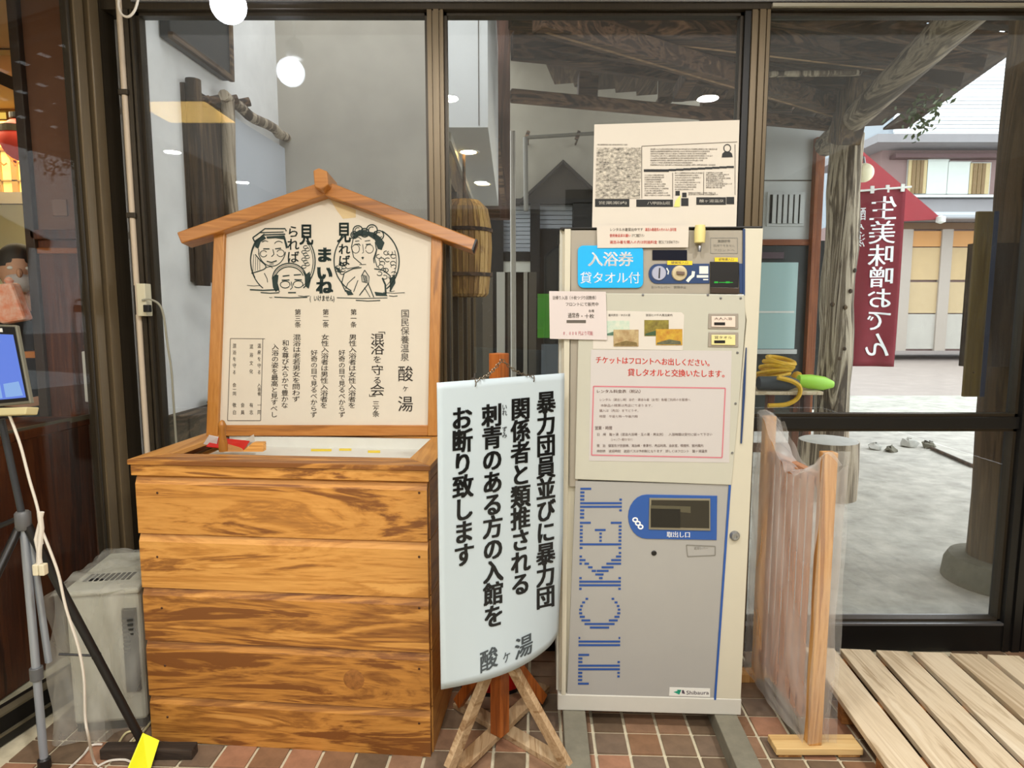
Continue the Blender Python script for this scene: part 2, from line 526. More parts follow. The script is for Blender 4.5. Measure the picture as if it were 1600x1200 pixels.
for k, (X, Y) in enumerate(cells):
    if k < 295:
        o = bpy.data.objects.new('tile', random.choice(tm)); C.objects.link(o); o.parent = fl
        o.location = (X, Y, 0); o.rotation_euler = (random.uniform(-.004, .004), random.uniform(-.004, .004), -a)
    else:
        h = PT / 2 - .0055
        rest.prism([(X - h, Y - h, -.006), (X + h, Y - h, -.006), (X + h, Y + h, -.006), (X - h, Y + h, -.006)], (0, 0, .006))
obj('tile_field', rest, tmats[0], fl, kind='stuff')

obj('ceiling', MB().box((-6, -4.2, CEIL), (4.5, G - .02, CEIL + .1)), mat('ceiling_board', (176, 168, 152), .8), kind='structure')
obj('wall_back', MB().box((-6, -4.3, 0), (4.5, -4.2, CEIL)), mat('hall_wall', (118, 96, 72), .8), kind='structure')
obj('wall_right', MB().box((4.5, -4.2, 0), (4.6, G, CEIL)), mat('hall_wall', (118, 96, 72), .8), kind='structure')
obj('wall_far_left', MB().box((-6.1, -4.2, 0), (-6, 6, CEIL)), mat('hall_wall', (118, 96, 72), .8), kind='structure')
# recessed downlights in the hall ceiling
em_w = mat('downlight_glow', (255, 240, 200), .5, emit=(255, 226, 160), estr=14)
dls = DL
for k, (x, y) in enumerate(dls):
    t = thing('downlight', (x, y, CEIL), 'round recessed hall ceiling downlight, ' + ['middle row nearest the glass', 'middle row second from the glass', 'middle row farthest from the glass', 'right row nearest the glass', 'right row second from the glass', 'right row farthest from the glass', 'left room nearest the glass', 'left room farther back', 'far left corner of the left room'][k], 'ceiling light', 'downlights in the hall ceiling')
    obj('trim_ring', MB().lathe([(.05, -.004), (.062, -.006), (.068, -.002), (.068, 0)], (x, y, CEIL), 20), M['white'], t)
    obj('diffuser', MB().lathe([(.0001, -.003), (.05, -.003), (.05, 0)], (x, y, CEIL), 20), em_w, t)
t = thing('ceiling_panel_light', (-2.2, .6, CEIL), 'square warm ceiling panel light over the left-hand room, mirrored in the glass', 'ceiling light')
obj('frame', MB().box((-2.46, .34, CEIL - .02), (-1.94, .86, CEIL)), M['white'], t)
obj('diffuser', MB().box((-2.43, .37, CEIL - .024), (-1.97, .83, CEIL - .02)), mat('panel_glow', (255, 230, 180), .5, emit=(255, 205, 120), estr=9), t)

# ---- glass front: stiles and rails (aluminium), panes
Yg = G


def Xat(px, py): return on_y(px, py, Yg).x


def Zat(py, Y=None): return on_y(800, py, Y or Yg).z


zr0, zr1 = Zat(23), Zat(1)
zs = Zat(968)
xm = [Xat(233, 300), Xat(673, 300), Xat(697, 300), Xat(1158, 200), Xat(1190, 200)]
xR0 = Xat(1583, 660)
xL0 = Xat(196, 22) + .0
d0, d1 = Yg - .045, Yg + .045
t = thing('trim_1', (0, Yg, zr0), kind='structure')
obj('top_rail', MB().box((-1.6, d0, zr0), (2.3, d1, zr1)), M['alud'], t, bevel=.003)
obj('rail_groove', MB().box((-1.4, d0 - .012, zr0 + .022), (2.3, d0 + .002, zr0 + .03)), M['steel'], t)
obj('rail_bead', MB().box((xm[4], d0 - .016, zr0 + .004), (2.3, d0 + .002, zr0 + .016)), mat('pale_aluminium', (190, 186, 172), .35, .5), t)
obj('header_panel', MB().box((-1.6, Yg - .03, zr1), (2.6, Yg + .03, CEIL)), M['whitepanel'], t)


def stile(name, x0, x1, z0=0.0, z1=None, m=None, par=None, y0=None, y1=None):
    b_ = MB(); z1 = z1 or zr0; y0 = y0 or d0; y1 = y1 or d1; w = x1 - x0
    # extruded profile with two shallow flutes on the room side
    prof = [(x0, y0), (x0 + w * .28, y0), (x0 + w * .30, y0 + .008), (x0 + w * .38, y0 + .008), (x0 + w * .40, y0 - .004), (x0 + w * .72, y0 - .004), (x0 + w * .74, y0 + .006), (x0 + w * .8, y0 + .006), (x0 + w * .82, y0), (x1, y0), (x1, y1), (x0, y1)]
    b_.prism([(p[0], p[1], z0) for p in prof], (0, 0, z1 - z0))
    return obj(name, b_, m or M['alu'], par, kind=None if par else 'structure')


stile('trim_2', xm[1], xm[2])
stile('trim_3', xm[3] + .012, xm[4])
obj('trim_4', MB().box((xm[3] - .012, d0 + .01, 0), (xm[3] + .012, d1, zr0)), M['black'], kind='structure')
stile('trim_5', xL0, xm[0], m=M['alud'])
gl1 = glass('pane_glass', dirt=.012)
gl2 = glass('dusty_pane_glass', tint=(245, 249, 248), dirt=.035, dscale=5)


def window(name, x0, x1, z0, z1, g_, bars=()):
    w = thing(name, ((x0 + x1) / 2, Yg, z0), kind='structure')
    obj('pane', MB().box((x0, Yg - .003, z0), (x1, Yg + .003, z1)), g_, w)
    fr = .012
    obj('glazing_bead', MB().box((x0, Yg - .02, z1 - fr), (x1, Yg + .02, z1)).box((x0, Yg - .02, z0), (x1, Yg + .02, z0 + fr))
        .box((x0, Yg - .02, z0), (x0 + fr, Yg + .02, z1)).box((x1 - fr, Yg - .02, z0), (x1, Yg + .02, z1)), M['alud'], w)
    return w


zmid0, zmid1 = Zat(668), Zat(650)
window('window_1', xm[0], xm[1], zs, zr0, gl1)
window('window_2', xm[2], xm[3] - .012, zs, zr0, gl1)
window('window_3', xm[4], xR0, zmid1, zr0, gl2)
window('window_4', xm[4], xR0, zs, zmid0, gl1)
t = thing('trim_6', (1.9, Yg, 0), kind='structure')
obj('mid_rail', MB().box((xm[4], d0 + .012, zmid0), (xR0, d1, zmid1)), M['black'], t, bevel=.002)
obj('bottom_rail', MB().box((-1.6, d0 + .005, 0), (2.6, d1, zs)), M['black'], t, bevel=.002)
obj('sill_edge', MB().box((-1.4, d0 + .002, zs - .006), (xR0, d1, zs + .003)), M['steel'], t)
stile('trim_7', xR0, Xat(1612, 660) + .02, m=M['black'])
obj('trim_8', MB().box((Xat(1625, 660), d0 - .01, 0), (2.6, d1, zr0)), M['black'], kind='structure')

# ---- left glass wall (runs towards the viewer)
A = Vector((-1.535, Yg, 0)); p0 = on_z(107, 1088, 0); p1 = on_z(0, 1158, 0)
dr = (p1 - p0).normalized(); A = p0 - dr * ((Yg - p0.y) / -dr.y)
LP = Plane(A, -dr)                      # u points away from viewer


def lw(dist, z, off=0.0):               # point on left wall, dist towards viewer
    return A + dr * dist + Vector((0, 0, z)) + LP.n * off


def lbox(mb, a0, a1, z0, z1, o0, o1):
    return mb.prism([lw(a0, z0, o0), lw(a1, z0, o0), lw(a1, z1, o0), lw(a0, z1, o0)], LP.n * (o1 - o0))


t = thing('wall_left', A, kind='structure')
b_ = MB()
obj('corner_post', lbox(MB(), -.02, .05, 0, CEIL, -.03, .03), M['alud'], t)
obj('door_stile', lbox(MB(), .055, .10, 0, CEIL, -.02, .035), M['alu'], t, bevel=.004)
obj('door_stile', lbox(MB(), .108, .15, 0, CEIL, -.02, .02), M['alu'], t, bevel=.004)
obj('door_stile', lbox(MB(), .158, .172, 0, CEIL, -.02, .012), M['alud'], t, bevel=.004)
obj('bottom_rail', lbox(MB(), .15, 3.6, 0, .10, -.03, .03), M['black'], t)
obj('rail_edge', lbox(MB(), .15, 3.6, .035, .042, .03, .04), mat('dull_edge', (120, 112, 92), .4, .4), t)
obj('rail_edge', lbox(MB(), .15, 3.6, .098, .106, .0, .034), mat('dull_edge', (120, 112, 92), .4, .4), t)
obj('pane', lbox(MB(), .17, 3.6, .1, CEIL, -.003, .003), glass('left_glass', refl=.38), t)

#==LEFT==
# ---- conduit pipe with outlet on the corner
pp = lw(.03, 0, .075)
t = thing('conduit_pipe', (pp.x, pp.y, .3), 'pale vertical conduit pipe running down the glass corner', 'pipe')
p_hi = on_y(186, 0, pp.y); p_lo = on_y(213, 440, pp.y)
pX = (p_hi.x + p_lo.x) / 2
obj('pipe', MB().tube([(pX, pp.y, .35), (pX, pp.y, CEIL)], .011, 10), mat('pinkish_pipe', (206, 190, 168), .45), t, smooth=True)
for z in (.7, 1.75, 2.2):
    obj('clip', MB().box((pX - .018, pp.y - .013, z), (pX + .018, pp.y + .02, z + .02)), M['alud'], t, bevel=.002)
o0 = on_y(212, 443, pp.y - .03); o1 = on_y(229, 494, pp.y - .03)
t = thing('outlet_box', (o0.x, pp.y, o1.z), 'cream surface-mounted power outlet with a plug, on the conduit pipe', 'outlet')
obj('housing', MB().box((o0.x, pp.y - .03, o1.z), (o1.x, pp.y + .015, o0.z)), mat('ivory_plastic', (214, 208, 180), .5), t, bevel=.003)
obj('back_plate', MB().box((o0.x - .022, pp.y - .01, o1.z + .004), (o0.x, pp.y + .03, o0.z - .004)), M['black'], t, bevel=.003)
q = on_y(226, 482, pp.y - .04)
obj('socket', MB().box((q.x, q.y - .012, q.z - .014), (q.x + .022, q.y + .012, q.z + .014)), M['black'], t, bevel=.003)
pth = [on_y(x, y, pp.y - .035 + .03 * k / 8) for k, (x, y) in enumerate([(222, 469), (235, 468), (249, 476), (256, 495), (262, 540), (268, 580), (272, 640), (274, 700)])]
pth[-1] = Vector((pth[-1].x, pth[-1].y + .02, .2))
obj('power_cord', MB().tube(smoothp(pth), .0042, 6), mat('grey_cord', (150, 148, 132), .6), label='grey power cord drooping from the corner outlet behind the wooden box', cat='cord', smooth=True)
# white hook cable at top of the post
b_ = MB(); pts = [on_y(x, y, 2.3) for x, y in [(187, -10), (185, 8), (190, 22), (201, 26), (211, 15), (217, -6)]]
obj('cable_loop', b_.tube(smoothp(pts), .004, 6), M['cable'], label='white cable loop at the top of the corner post', cat='cable', smooth=True)

# globe lamp hanging from the ceiling
L0 = on_y(357, 8, 2.29); r = 27 * 2.16 / F
t = thing('globe_lamp', (L0.x, L0.y, CEIL), 'glowing white globe bulb hanging from the hall ceiling, top left', 'lamp')
em_g = mat('globe_glow', (255, 255, 255), .4, emit=(236, 242, 255), estr=16)
obj('bulb', MB().lathe([(r * math.sin(math.pi * i / 14) + 1e-5, -r * math.cos(math.pi * i / 14)) for i in range(15)], L0, 24), em_g, t, smooth=True)
obj('socket', MB().lathe([(.03, 0), (.036, .01), (.036, .06), (.02, .08)], L0 + Vector((.02, 0, r * .93)), 20), M['white'], t, smooth=True)
obj('cord', MB().tube([L0 + Vector((.02, 0, r + .07)), (L0.x + .02, L0.y, CEIL)], .006, 8), M['white'], t)
obj('canopy', MB().lathe([(.07, 0), (.07, -.012), (.05, -.03), (.01, -.035)], (L0.x + .02, L0.y, CEIL), 24), mat('dull_grey', (90, 88, 84), .5), t, smooth=True)

# ================================================================== room behind the left glass
IW = 2.86
x45 = on_y(58, 420, IW).x
t = thing('wall_inner', (-1.8, IW, 0), kind='structure')
zt = on_y(90, 360, IW).z
obj('upper_panel', MB().box((x45, IW, zt), (-1.58, IW + .08, CEIL)), mat('brown_painted_wall', (112, 74, 52), .6, 0, .12, 4), t)
obj('lower_panel', MB().box((x45, IW - .01, 0), (-1.58, IW + .08, zt)), M['redw'], t)
obj('dado_rail', MB().box((x45, IW - .03, zt - .04), (-1.58, IW, zt)), M['redw'], t, bevel=.004)
obj('dado_rail', MB().box((x45, IW - .02, zt - .10), (-1.58, IW, zt - .075)), mat('pale_brown_wood', (140, 80, 36), .4), t, bevel=.004)  # lower rail in a paler brown
obj('door_jamb', MB().box((x45 - .02, IW - .03, 0), (x45 + .02, IW + .09, CEIL)), mat('dark_jamb', (50, 36, 26), .5), t, bevel=.004)
q0 = on_y(82, 312, IW); q1 = on_y(107, 338, IW)
obj('switch_plate', MB().box((q0.x, IW - .008, q1.z), (q1.x, IW, q0.z)), mat('old_switch', (120, 88, 70), .5), t, bevel=.003)
q0 = on_y(128, 549, IW - .04); q1 = on_y(163, 628, IW - .04)
t = thing('wall_intercom', (q0.x, IW, q1.z), 'white rectangular wall box on the brown panelling beyond the left glass', 'wall box')
obj('housing', MB().box((q0.x, IW - .045, q1.z), (q1.x, IW - .012, q0.z)), M['white'], t, bevel=.004)
obj('speaker_grille', MB().lathe([(.012, 0), (.016, .004), (.001, .006)], ((q0.x * 2 + q1.x) / 3, IW - .045, q0.z + .02), 14, (0, -1, 0)), mat('brown_grille', (90, 52, 30), .5), t)
obj('cord', MB().tube(smoothp([((q0.x + q1.x) / 2, IW - .05, q0.z), ((q0.x + q1.x) / 2 + .005, IW - .055, q1.z + .05), ((q0.x + q1.x) / 2 - .02, IW - .05, q1.z - .02)]), .004, 6), M['black'], t)
# far wall with lit paper screen
FW = 5.2
obj('wall_inner_back', MB().box((-6, FW, 0), (-2.0, FW + .1, CEIL)), mat('pale_green_wall', (206, 206, 176), .8), kind='structure')
obj('ceiling_left_room', MB().box((-6, G - .02, CEIL), (-1.7, FW, CEIL + .1)), mat('tan_ceiling', (190, 156, 110), .7), kind='structure')
obj('wall_inner_side', MB().box((-1.78, 2.9, 0), (-1.70, FW, CEIL)), mat('brown_painted_wall', (112, 74, 52), .6), kind='structure')
obj('floor_left_room', MB().box((-6, G + .12, -.08), (-1.70, FW, 0)), M['redw'], kind='structure')
YS = 4.6


def rbox(mb, x0, y0, x1, y1, Y, th=.03):
    a_ = on_y(x0, y0, Y); b2 = on_y(x1, y1, Y)
    return mb.box((a_.x, Y, b2.z), (b2.x, Y + th, a_.z))


t = thing('paper_screen', on_y(10, 305, YS), 'backlit yellow paper screen with orange painted marks over the left room opening', 'screen')
obj('paper', rbox(MB(), -60, 172, 46, 300, YS + .02, .01), mat('lit_shoji', (250, 220, 120), .7, emit=(255, 214, 100), estr=.75), t)
for i in range(5): obj('lattice_bar', rbox(MB(), -60 + i * 26, 172, -58.5 + i * 26, 300, YS, .02), mat('ochre_wood', (170, 130, 60), .6), t)
for y in (186, 234, 281): obj('lattice_bar', rbox(MB(), -60, y, 46, y + 2, YS, .02), mat('ochre_wood', (170, 130, 60), .6), t)
obj('rail', rbox(MB(), -60, 300, 48, 318, YS - .02, .06), mat('grey_rail_wood', (140, 128, 104), .6), t)
obj('rail', rbox(MB(), -60, 160, 48, 173, YS - .02, .06), mat('ochre_wood', (170, 130, 60), .6), t)
b_ = MB(); fz = lambda x, y: on_y(x, y, YS - .005)
stroke(b_, fz, arc(2, 258, 22, 26, 180, 360, 10), 5); stroke(b_, fz, arc(38, 226, 30, 30, 60, 170, 10), 4)
stroke(b_, fz, [(0, 254), (6, 258), (11, 255)], 3); print_on(t, 'painted_mark', b_, mat('orange_paint', (226, 110, 20), .6))
YL = 4.0
c = on_y(33, 219, YL)
t = thing('round_lantern', c, 'round red lantern hanging in front of the yellow paper screen', 'lantern')
R_ = 27 * YL / F
obj('shade', MB().lathe([(max(.02, R_ * math.sin(math.pi * i / 12)) * (1 + .02 * (i % 2)), -R_ * 1.15 * math.cos(math.pi * i / 12)) for i in range(1, 12)], c, 24), mat('red_lantern_paper', (190, 60, 44), .6, emit=(200, 50, 30), estr=.25), t, smooth=True)
obj('cap', MB().lathe([(.05, 0), (.05, .03), (.01, .04)], c + Vector((0, 0, R_ * 1.13)), 16), M['black'], t)
obj('emblem_band', MB().lathe([(R_ * 1.012, -.02), (R_ * 1.012, .02)], c + Vector((0, 0, .05)), 24), mat('lantern_dark', (60, 52, 34), .6), t)
# tan transom and beams above the opening
t = thing('trim_9', on_y(20, 70, 3.6), kind='structure')
obj('dark_beam', MB().beam(on_y(-80, 70, 3.6), on_y(46, 74, 3.6), .08, .06), mat('dark_jamb', (50, 36, 26), .5), t)
obj('slope_beam', MB().beam(on_y(-60, 95, 3.5), on_y(46, 142, 3.5), .07, .06), mat('dark_jamb', (50, 36, 26), .5), t)
# counter seen through the left glass
zc_ = on_y(60, 668, 2.3)
t = thing('reception_counter', (-2.3, 2.3, 0), 'dark reception counter with a thin light edge beyond the left glass', 'counter')
cA = on_z(0, 688, .95); cB = on_z(142, 650, .95)
obj('top', MB().prism([cA + Vector((-.08, -.2, 0)), cB, cB + Vector((-.3, -.02, 0)), cA + Vector((-.4, -.2, 0))], (0, 0, -.035)), M['redw'], t, bevel=.003)
obj('top_edge', MB().beam(cA + Vector((-.1, -.07, 0)), cB, .012, .02), mat('dull_edge', (120, 112, 92), .4, .4), t)
obj('front_panel', MB().prism([cA + Vector((-.08, -.2, -.035)), cB + Vector((0, -.02, -.035)), (cB.x, cB.y - .02, 0.0), (cA.x - .08, cA.y - .2, 0)], (-.04, 0, 0)), M['redw'], t)
hk = on_y(57, 700, 2.2)
t = thing('hanging_gourd', hk, 'small brown gourd-shaped pouch hanging on the counter beyond the left glass', 'pouch')
gp = on_y(62, 785, cB.y - .12)
gp = gp + Vector((.0, -.02, 0))
obj('body', MB().lathe([(.001, -.06), (.035, -.05), (.05, -.015), (.04, .02), (.018, .035), (.024, .05), (.012, .062)], gp, 16), mat('brown_leather', (128, 80, 50), .6), t, smooth=True)
obj('strap', MB().tube([gp + Vector((0, 0, .06)), gp + Vector((-.015, .03, .2))], .007, 6), mat('pinkish_strap', (120, 76, 66), .7), t)

#==EXT==
# ================================================================== outside: ground
GZ = -.04
obj('ground_porch', MB().box((-8, G + .12, GZ - .1), (9, 11, GZ)), M['concrete'], kind='structure')
obj('ground_street', MB().box((-14, 11, GZ - .12), (40, 60, GZ - .01)), M['paving'], kind='structure')
# street paving slabs near the house shutters
# white plaster side wall, left
wl0 = Vector((xm[0] - .03, G + .06, 0)); wdir = Vector((60, 1020, 0)).normalized()
SP = Plane(wl0, wdir)
YB = 3.95
wl1 = wl0 + wdir * ((YB - wl0.y) / wdir.y)
t = thing('wall_side', wl0, kind='structure')
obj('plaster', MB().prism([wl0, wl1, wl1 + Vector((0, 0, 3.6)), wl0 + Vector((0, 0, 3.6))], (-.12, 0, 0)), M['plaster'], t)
hb = SP.hit(300, 638)
obj('base_shelf', MB().prism([wl0 + Vector((0, .02, 0)), wl1 + Vector((0, -.05, 0)), wl1 + Vector((.14, -.05, 0)), wl0 + Vector((.14, .02, 0))], (0, 0, hb.z)), M['dky'], t, bevel=.006)
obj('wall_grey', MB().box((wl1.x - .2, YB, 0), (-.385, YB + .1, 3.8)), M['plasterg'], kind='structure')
# dark board on that wall
sp = SP.f(.0)
t = thing('dark_wall_board', SP.hit(300, 60), 'dark wooden name board high on the white side wall outside', 'board')
P4 = [SP.hit(248, 0), SP.hit(346, 0), SP.hit(346, 125), SP.hit(248, 61)]
zb = (P4[2].z + P4[3].z) / 2
P4[2].z = P4[3].z = zb; P4[0].z = P4[1].z = zb + 1.1
P4 = [p + SP.n * .05 for p in P4]
obj('board', MB().prism(P4, -SP.n * .045), mat('slate_board', (52, 54, 56), .5, 0, .3, 10, stretch=(1, 6, 1)), t, bevel=.004)
obj('edge_moulding', MB().beam(P4[2] + Vector((0, 0, .01)), P4[3] + Vector((0, 0, .01)), .02, .025), M['dky'], t)
obj('edge_moulding', MB().beam(P4[1], P4[2], .02, .025, (0, 1, 0)), M['dky'], t)
# log-framed alcove with pale board
t = thing('log_framed_noticeboard', SP.hit(360, 630), 'weathered log frame holding a pale notice sheet on the outside wall behind the wooden sign', 'noticeboard')


def wpanel(mb, x0, x1, z0, z1, o0, o1, yy=300):
    a_ = SP.hit(x0, yy); b2 = SP.hit(x1, yy)
    return mb.prism([Vector((a_.x, a_.y, z0)) + SP.n * o0, Vector((b2.x, b2.y, z0)) + SP.n * o0, Vector((b2.x, b2.y, z1)) + SP.n * o0, Vector((a_.x, a_.y, z1)) + SP.n * o0], SP.n * (o1 - o0))


ztop = SP.hit(340, 165).z; zbt = SP.hit(310, 440).z
obj('back_board', wpanel(MB(), 290, 345, zbt, ztop, 0, .02), M['dkz'], t)
for x0, x1, m_ in ((287, 304, M['dkz']), (338, 358, M['log'])):
    a_ = SP.hit((x0 + x1) / 2, 300) + SP.n * .04; rr = .032
    pts = [Vector((a_.x + .004 * math.sin(i), a_.y, zbt - .02 + (ztop - zbt + .04) * i / 8)) for i in range(9)]
    obj('log_post', MB().tube(pts, rr, 10), m_, t, smooth=True)
pa = SP.hit(332, 152) + SP.n * .05; pb = SP.hit(458, 233) + SP.n * .05
pb.z = pa.z
pts = [pa.lerp(pb, i / 12) + Vector((random.uniform(-.008, .008), 0, random.uniform(-.012, .012))) for i in range(13)]
obj('log_rail', MB().tube(pts, .026, 9), M['log'], t, smooth=True)
for k, (x, y) in enumerate([(296, 158), (312, 157), (342, 156), (362, 160)]):
    c = SP.hit(x, y) + SP.n * .05
    obj('log_stub', MB().tube([c + Vector((-.03, .0, -.01)), c + Vector((.03, .03, .012))], .022, 8), M['dkx'], t, smooth=True)
zp = pa.z - .05
obj('notice_sheet', wpanel(MB(), 360, 455, .95, zp, .01, .03), mat('pale_blue_sheet', (198, 204, 212), .6), t)
obj('sheet_edge', wpanel(MB(), 452, 457, .95, zp, .03, .05), M['steel'], t)
# things on the shelf behind the board
t = thing('shelf_stone', hb + SP.n * .08, 'small brownish stone on the dark shelf of the outside wall', 'stone')
obj('stone', MB().lathe([(.05, 0), (.06, .015), (.04, .03), (.001, .036)], SP.hit(322, 632) + SP.n * .07, 10), M['curb'], t, smooth=True)

# ---- white soffit box with two downlights
sx0, sx1, szb = -.385, -.14, 2.46
SY1 = 6.85
t = thing('trim_10', (-.26, 5.4, szb), kind='structure')
obj('soffit_box', MB().box((sx0, YB, szb), (sx1, SY1, 4.0)), M['whitepanel'], t)
obj('soffit_lip', MB().box((sx0 - .03, YB + .1, szb - .05), (sx0 + .02, SY1, szb)), mat('pale_trim', (190, 188, 176), .5), t)
obj('end_beam', MB().box((sx0 - .03, SY1 - .03, szb - .12), (sx1 + .02, SY1 + .12, szb)), M['dkx'], t)
obj('panel_joint', MB().box((sx1 - .055, YB - .004, szb + .01), (sx1 - .05, YB + .001, 4.0)), M['grey_ink'], t)
for k, (x, y) in enumerate([(732, 237), (755, 287)]):
    c = on_z(x, y, szb)
    tt = thing('soffit_light', (c.x, c.y, szb), ['nearer of the two round lights in the white soffit outside', 'farther of the two round lights in the white soffit outside'][k], 'ceiling light')
    obj('trim_ring', MB().lathe([(.055, -.004), (.07, -.006), (.075, 0)], (c.x, c.y, szb), 20), M['white'], tt)
    obj('diffuser', MB().lathe([(.0001, -.004), (.055, -.004), (.055, 0)], (c.x, c.y, szb), 20), em_w, tt)
# wall under the soffit (facade running away), with framed windows
fw = thing('wall_facade', (sx0, 5.4, 0), kind='structure')
obj('sill_wall', MB().box((sx0 - .1, YB + .1, 0), (sx0, SY1, .75)), M['dky'], fw)
obj('head_board', MB().box((sx0 - .1, YB + .1, 2.2), (sx0, SY1, szb)), M['dky'], fw)
for k in range(7):
    y = YB + .15 + k * .45
    obj('window_post', MB().box((sx0 - .08, y, .75), (sx0 + .01, y + .05, 2.2)), M['alud'] if k % 2 else M['alu'], fw)
obj('pane', MB().box((sx0 - .045, YB + .1, .75), (sx0 - .04, SY1, 2.2)), glass('facade_glass'), fw)
obj('inner_blind', MB().box((sx0 - .4, YB + .15, .6), (sx0 - .35, SY1 - .3, 2.2)), mat('dim_blind', (120, 122, 116), .8), fw)
# hanging barrel
bc = on_y(726, 388, 4.55); rb = 42 * 4.55 / F
t = thing('hanging_barrel', (bc.x, bc.y, bc.z), 'golden bamboo-covered barrel hanging outside, behind the right end of the sign roof', 'barrel')
hh = 74 * 4.55 / F
prof = [(rb * .75, -hh), (rb * .86, -hh * .94), (rb * .95, -hh * .5), (rb, 0), (rb * .97, hh * .45), (rb * .85, hh * .8), (rb * .55, hh * .96), (.03, hh)]
nst = 28
for k in range(nst):
    a0 = 2 * math.pi * k / nst; a1 = 2 * math.pi * (k + .9) / nst; b_ = MB(); vs = []
    for r, h in prof:
        for an in (a0, a1): vs.append((bc.x + r * math.cos(an), bc.y + r * math.sin(an), bc.z + h))
    for r, h in prof:
        for an in (a0, a1): vs.append((bc.x + r * .9 * math.cos(an), bc.y + r * .9 * math.sin(an), bc.z + h * .98))
    n_ = len(prof); fs = []
    for i in range(n_ - 1):
        fs.append((2 * i, 2 * i + 1, 2 * i + 3, 2 * i + 2)); o_ = 2 * n_
        fs.append((o_ + 2 * i, o_ + 2 * i + 2, o_ + 2 * i + 3, o_ + 2 * i + 1))
        fs.append((2 * i, 2 * i + 2, o_ + 2 * i + 2, o_ + 2 * i)); fs.append((2 * i + 1, o_ + 2 * i + 1, o_ + 2 * i + 3, 2 * i + 3))
    b_.add(vs, fs)
    obj('stave', b_, wood('golden_stave', (206, 168, 96), (120, 84, 36), 'z', .6, .6, (176, 136, 70), 1.0, perobj=.4), t)
obj('core', MB().lathe([(r * .93, h * .97) for r, h in prof], bc, 20), mat('barrel_core', (110, 84, 44), .8), t, smooth=True)
for h in (-.55, .35):
    obj('hoop', MB().lathe([(rb * 1.0, hh * h - .012), (rb * 1.03, hh * h - .012), (rb * 1.03, hh * h + .012), (rb * 1.0, hh * h + .012)], bc, 28), M['dkx'], t, smooth=True)
obj('hanger', MB().tube([bc + Vector((0, 0, hh)), (bc.x, bc.y, 2.46)], .012, 6), M['dkx'], t)

# ---- dark timber roof over the porch
rt = thing('porch_roof', (1.2, 5, 3.6), 'dark timber porch roof of heavy beams and rafters beyond the glass', 'roof')
BZ = 3.2


def rbeam(name, p, q, z, w, h, m_, par=None):
    a_ = on_z(p[0], p[1], z); b2 = on_z(q[0], q[1], z)
    d = (b2 - a_).normalized()
    return obj(name, MB().beam(a_ + Vector((0, 0, h / 2)), b2 + Vector((0, 0, h / 2)), w, h), m_, par or rt, bevel=.012)


rbeam('tie_beam', (800, 38), (1395, 110), 3.2, .2, .40, M['dkx'])
rbeam('tie_beam', (840, 48), (1318, 184), 3.05, .13, .14, M['dkx'])
rbeam('cross_beam', (800, 92), (1160, 128), 3.6, .12, .22, M['dkx'])
rbeam('cross_beam', (798, 160), (1300, 205), 3.0, .06, .10, M['dkx'])
lt = wood('lit_edge_wood', (190, 158, 118), (120, 92, 62), 'x', .5, .7)  # pale strips below paint the lit bottom edges of the beams
rbeam('lit_edge_strip', (848, 47), (1395, 112), 3.195, .03, .03, lt)
rbeam('lit_edge_strip', (852, 52), (1318, 188), 3.045, .03, .025, lt)
rbeam('batten', (1188, 120), (1345, 118), 3.12, .05, .035, M['log'])
rbeam('brace', (1060, 160), (1085, 120), 3.1, .10, .12, M['dkx'])
a_ = on_y(921, 75, 7.0); b2 = on_y(917, 158, 7.0)
obj('king_post', MB().beam(a_, b2, .2, .2, (0, 1, 0)), M['dkx'], rt, bevel=.01)
a_ = on_y(1030, 165, 7.2); b2 = on_y(1075, 125, 7.2)
obj('brace', MB().beam(a_, b2, .12, .12), M['dky'], rt, bevel=.01)
a_ = on_y(1188, 168, 6.2); b2 = on_y(1212, 148, 6.2)
obj('brace', MB().beam(a_, b2, .14, .14), M['dky'], rt, bevel=.01)
a_ = on_y(1345, 105, 5.5); b2 = on_y(1318, 225, 5.7)
obj('queen_post', MB().beam(a_, b2, .2, .2, (0, 1, 0)), M['dkz'], rt, bevel=.01)
a_ = on_y(1372, 80, 5.2); b2 = on_y(1392, 110, 5.2)
# round log eave beam from far column to near post
e0 = on_z(1312, 226, 2.86); e1 = on_z(1590, -20, 2.86)
obj('eave_log', MB().tube([e0.lerp(e1, i / 6) + Vector((0, 0, .11)) for i in range(-1, 8)], .105, 12), wood('eave_wood', (176, 160, 136), (66, 54, 42), 'y', .5, .8, (120, 106, 88), 1.2), rt, smooth=True)
ed = (e1 - e0).normalized(); en = Vector((-ed.y, ed.x, 0)); en = en if en.x > 0 else -en
for k in range(9):
    c = e0.lerp(e1, (k + .3) / 8.5)
    pr = c + en * (.62 - .0 * k); pl_ = c - en * 2.6
    pr.z = 3.10; pl_.z = 3.75
    obj('rafter', MB().beam(pl_, pr, .09, .11), M['dkx'], rt, bevel=.008)
# boarding above rafters
for k in range(16):
    o1_ = .72 - k * .22
    b_ = MB(); q0 = e0 + ed * -.9 + en * o1_; q1 = e1 + ed * 1.0 + en * o1_
    z = 3.16 + (.72 - o1_) * .2
    b_.beam(Vector((q0.x, q0.y, z + .035)), Vector((q1.x, q1.y, z + .035)), .215, .02)
    obj('roof_board', b_, M['dky'], rt)
obj('roof_deck', MB().prism([(-.1, YB - 1.2, 3.9), (2.0, YB - 1.2, 3.9), (2.6, 8.98, 4.75), (-.1, 8.98, 4.75)], (0, 0, .06)), M['dkx'], rt)
for k in range(8):
    y = 3.6 + k * .62
    obj('rafter', MB().beam((-.1, y, 3.83 + (y - 2.75) * .136), (2.5, y - .1, 3.82 + (y - 2.75) * .136), .1, .12), M['dkx'], rt, bevel=.008)
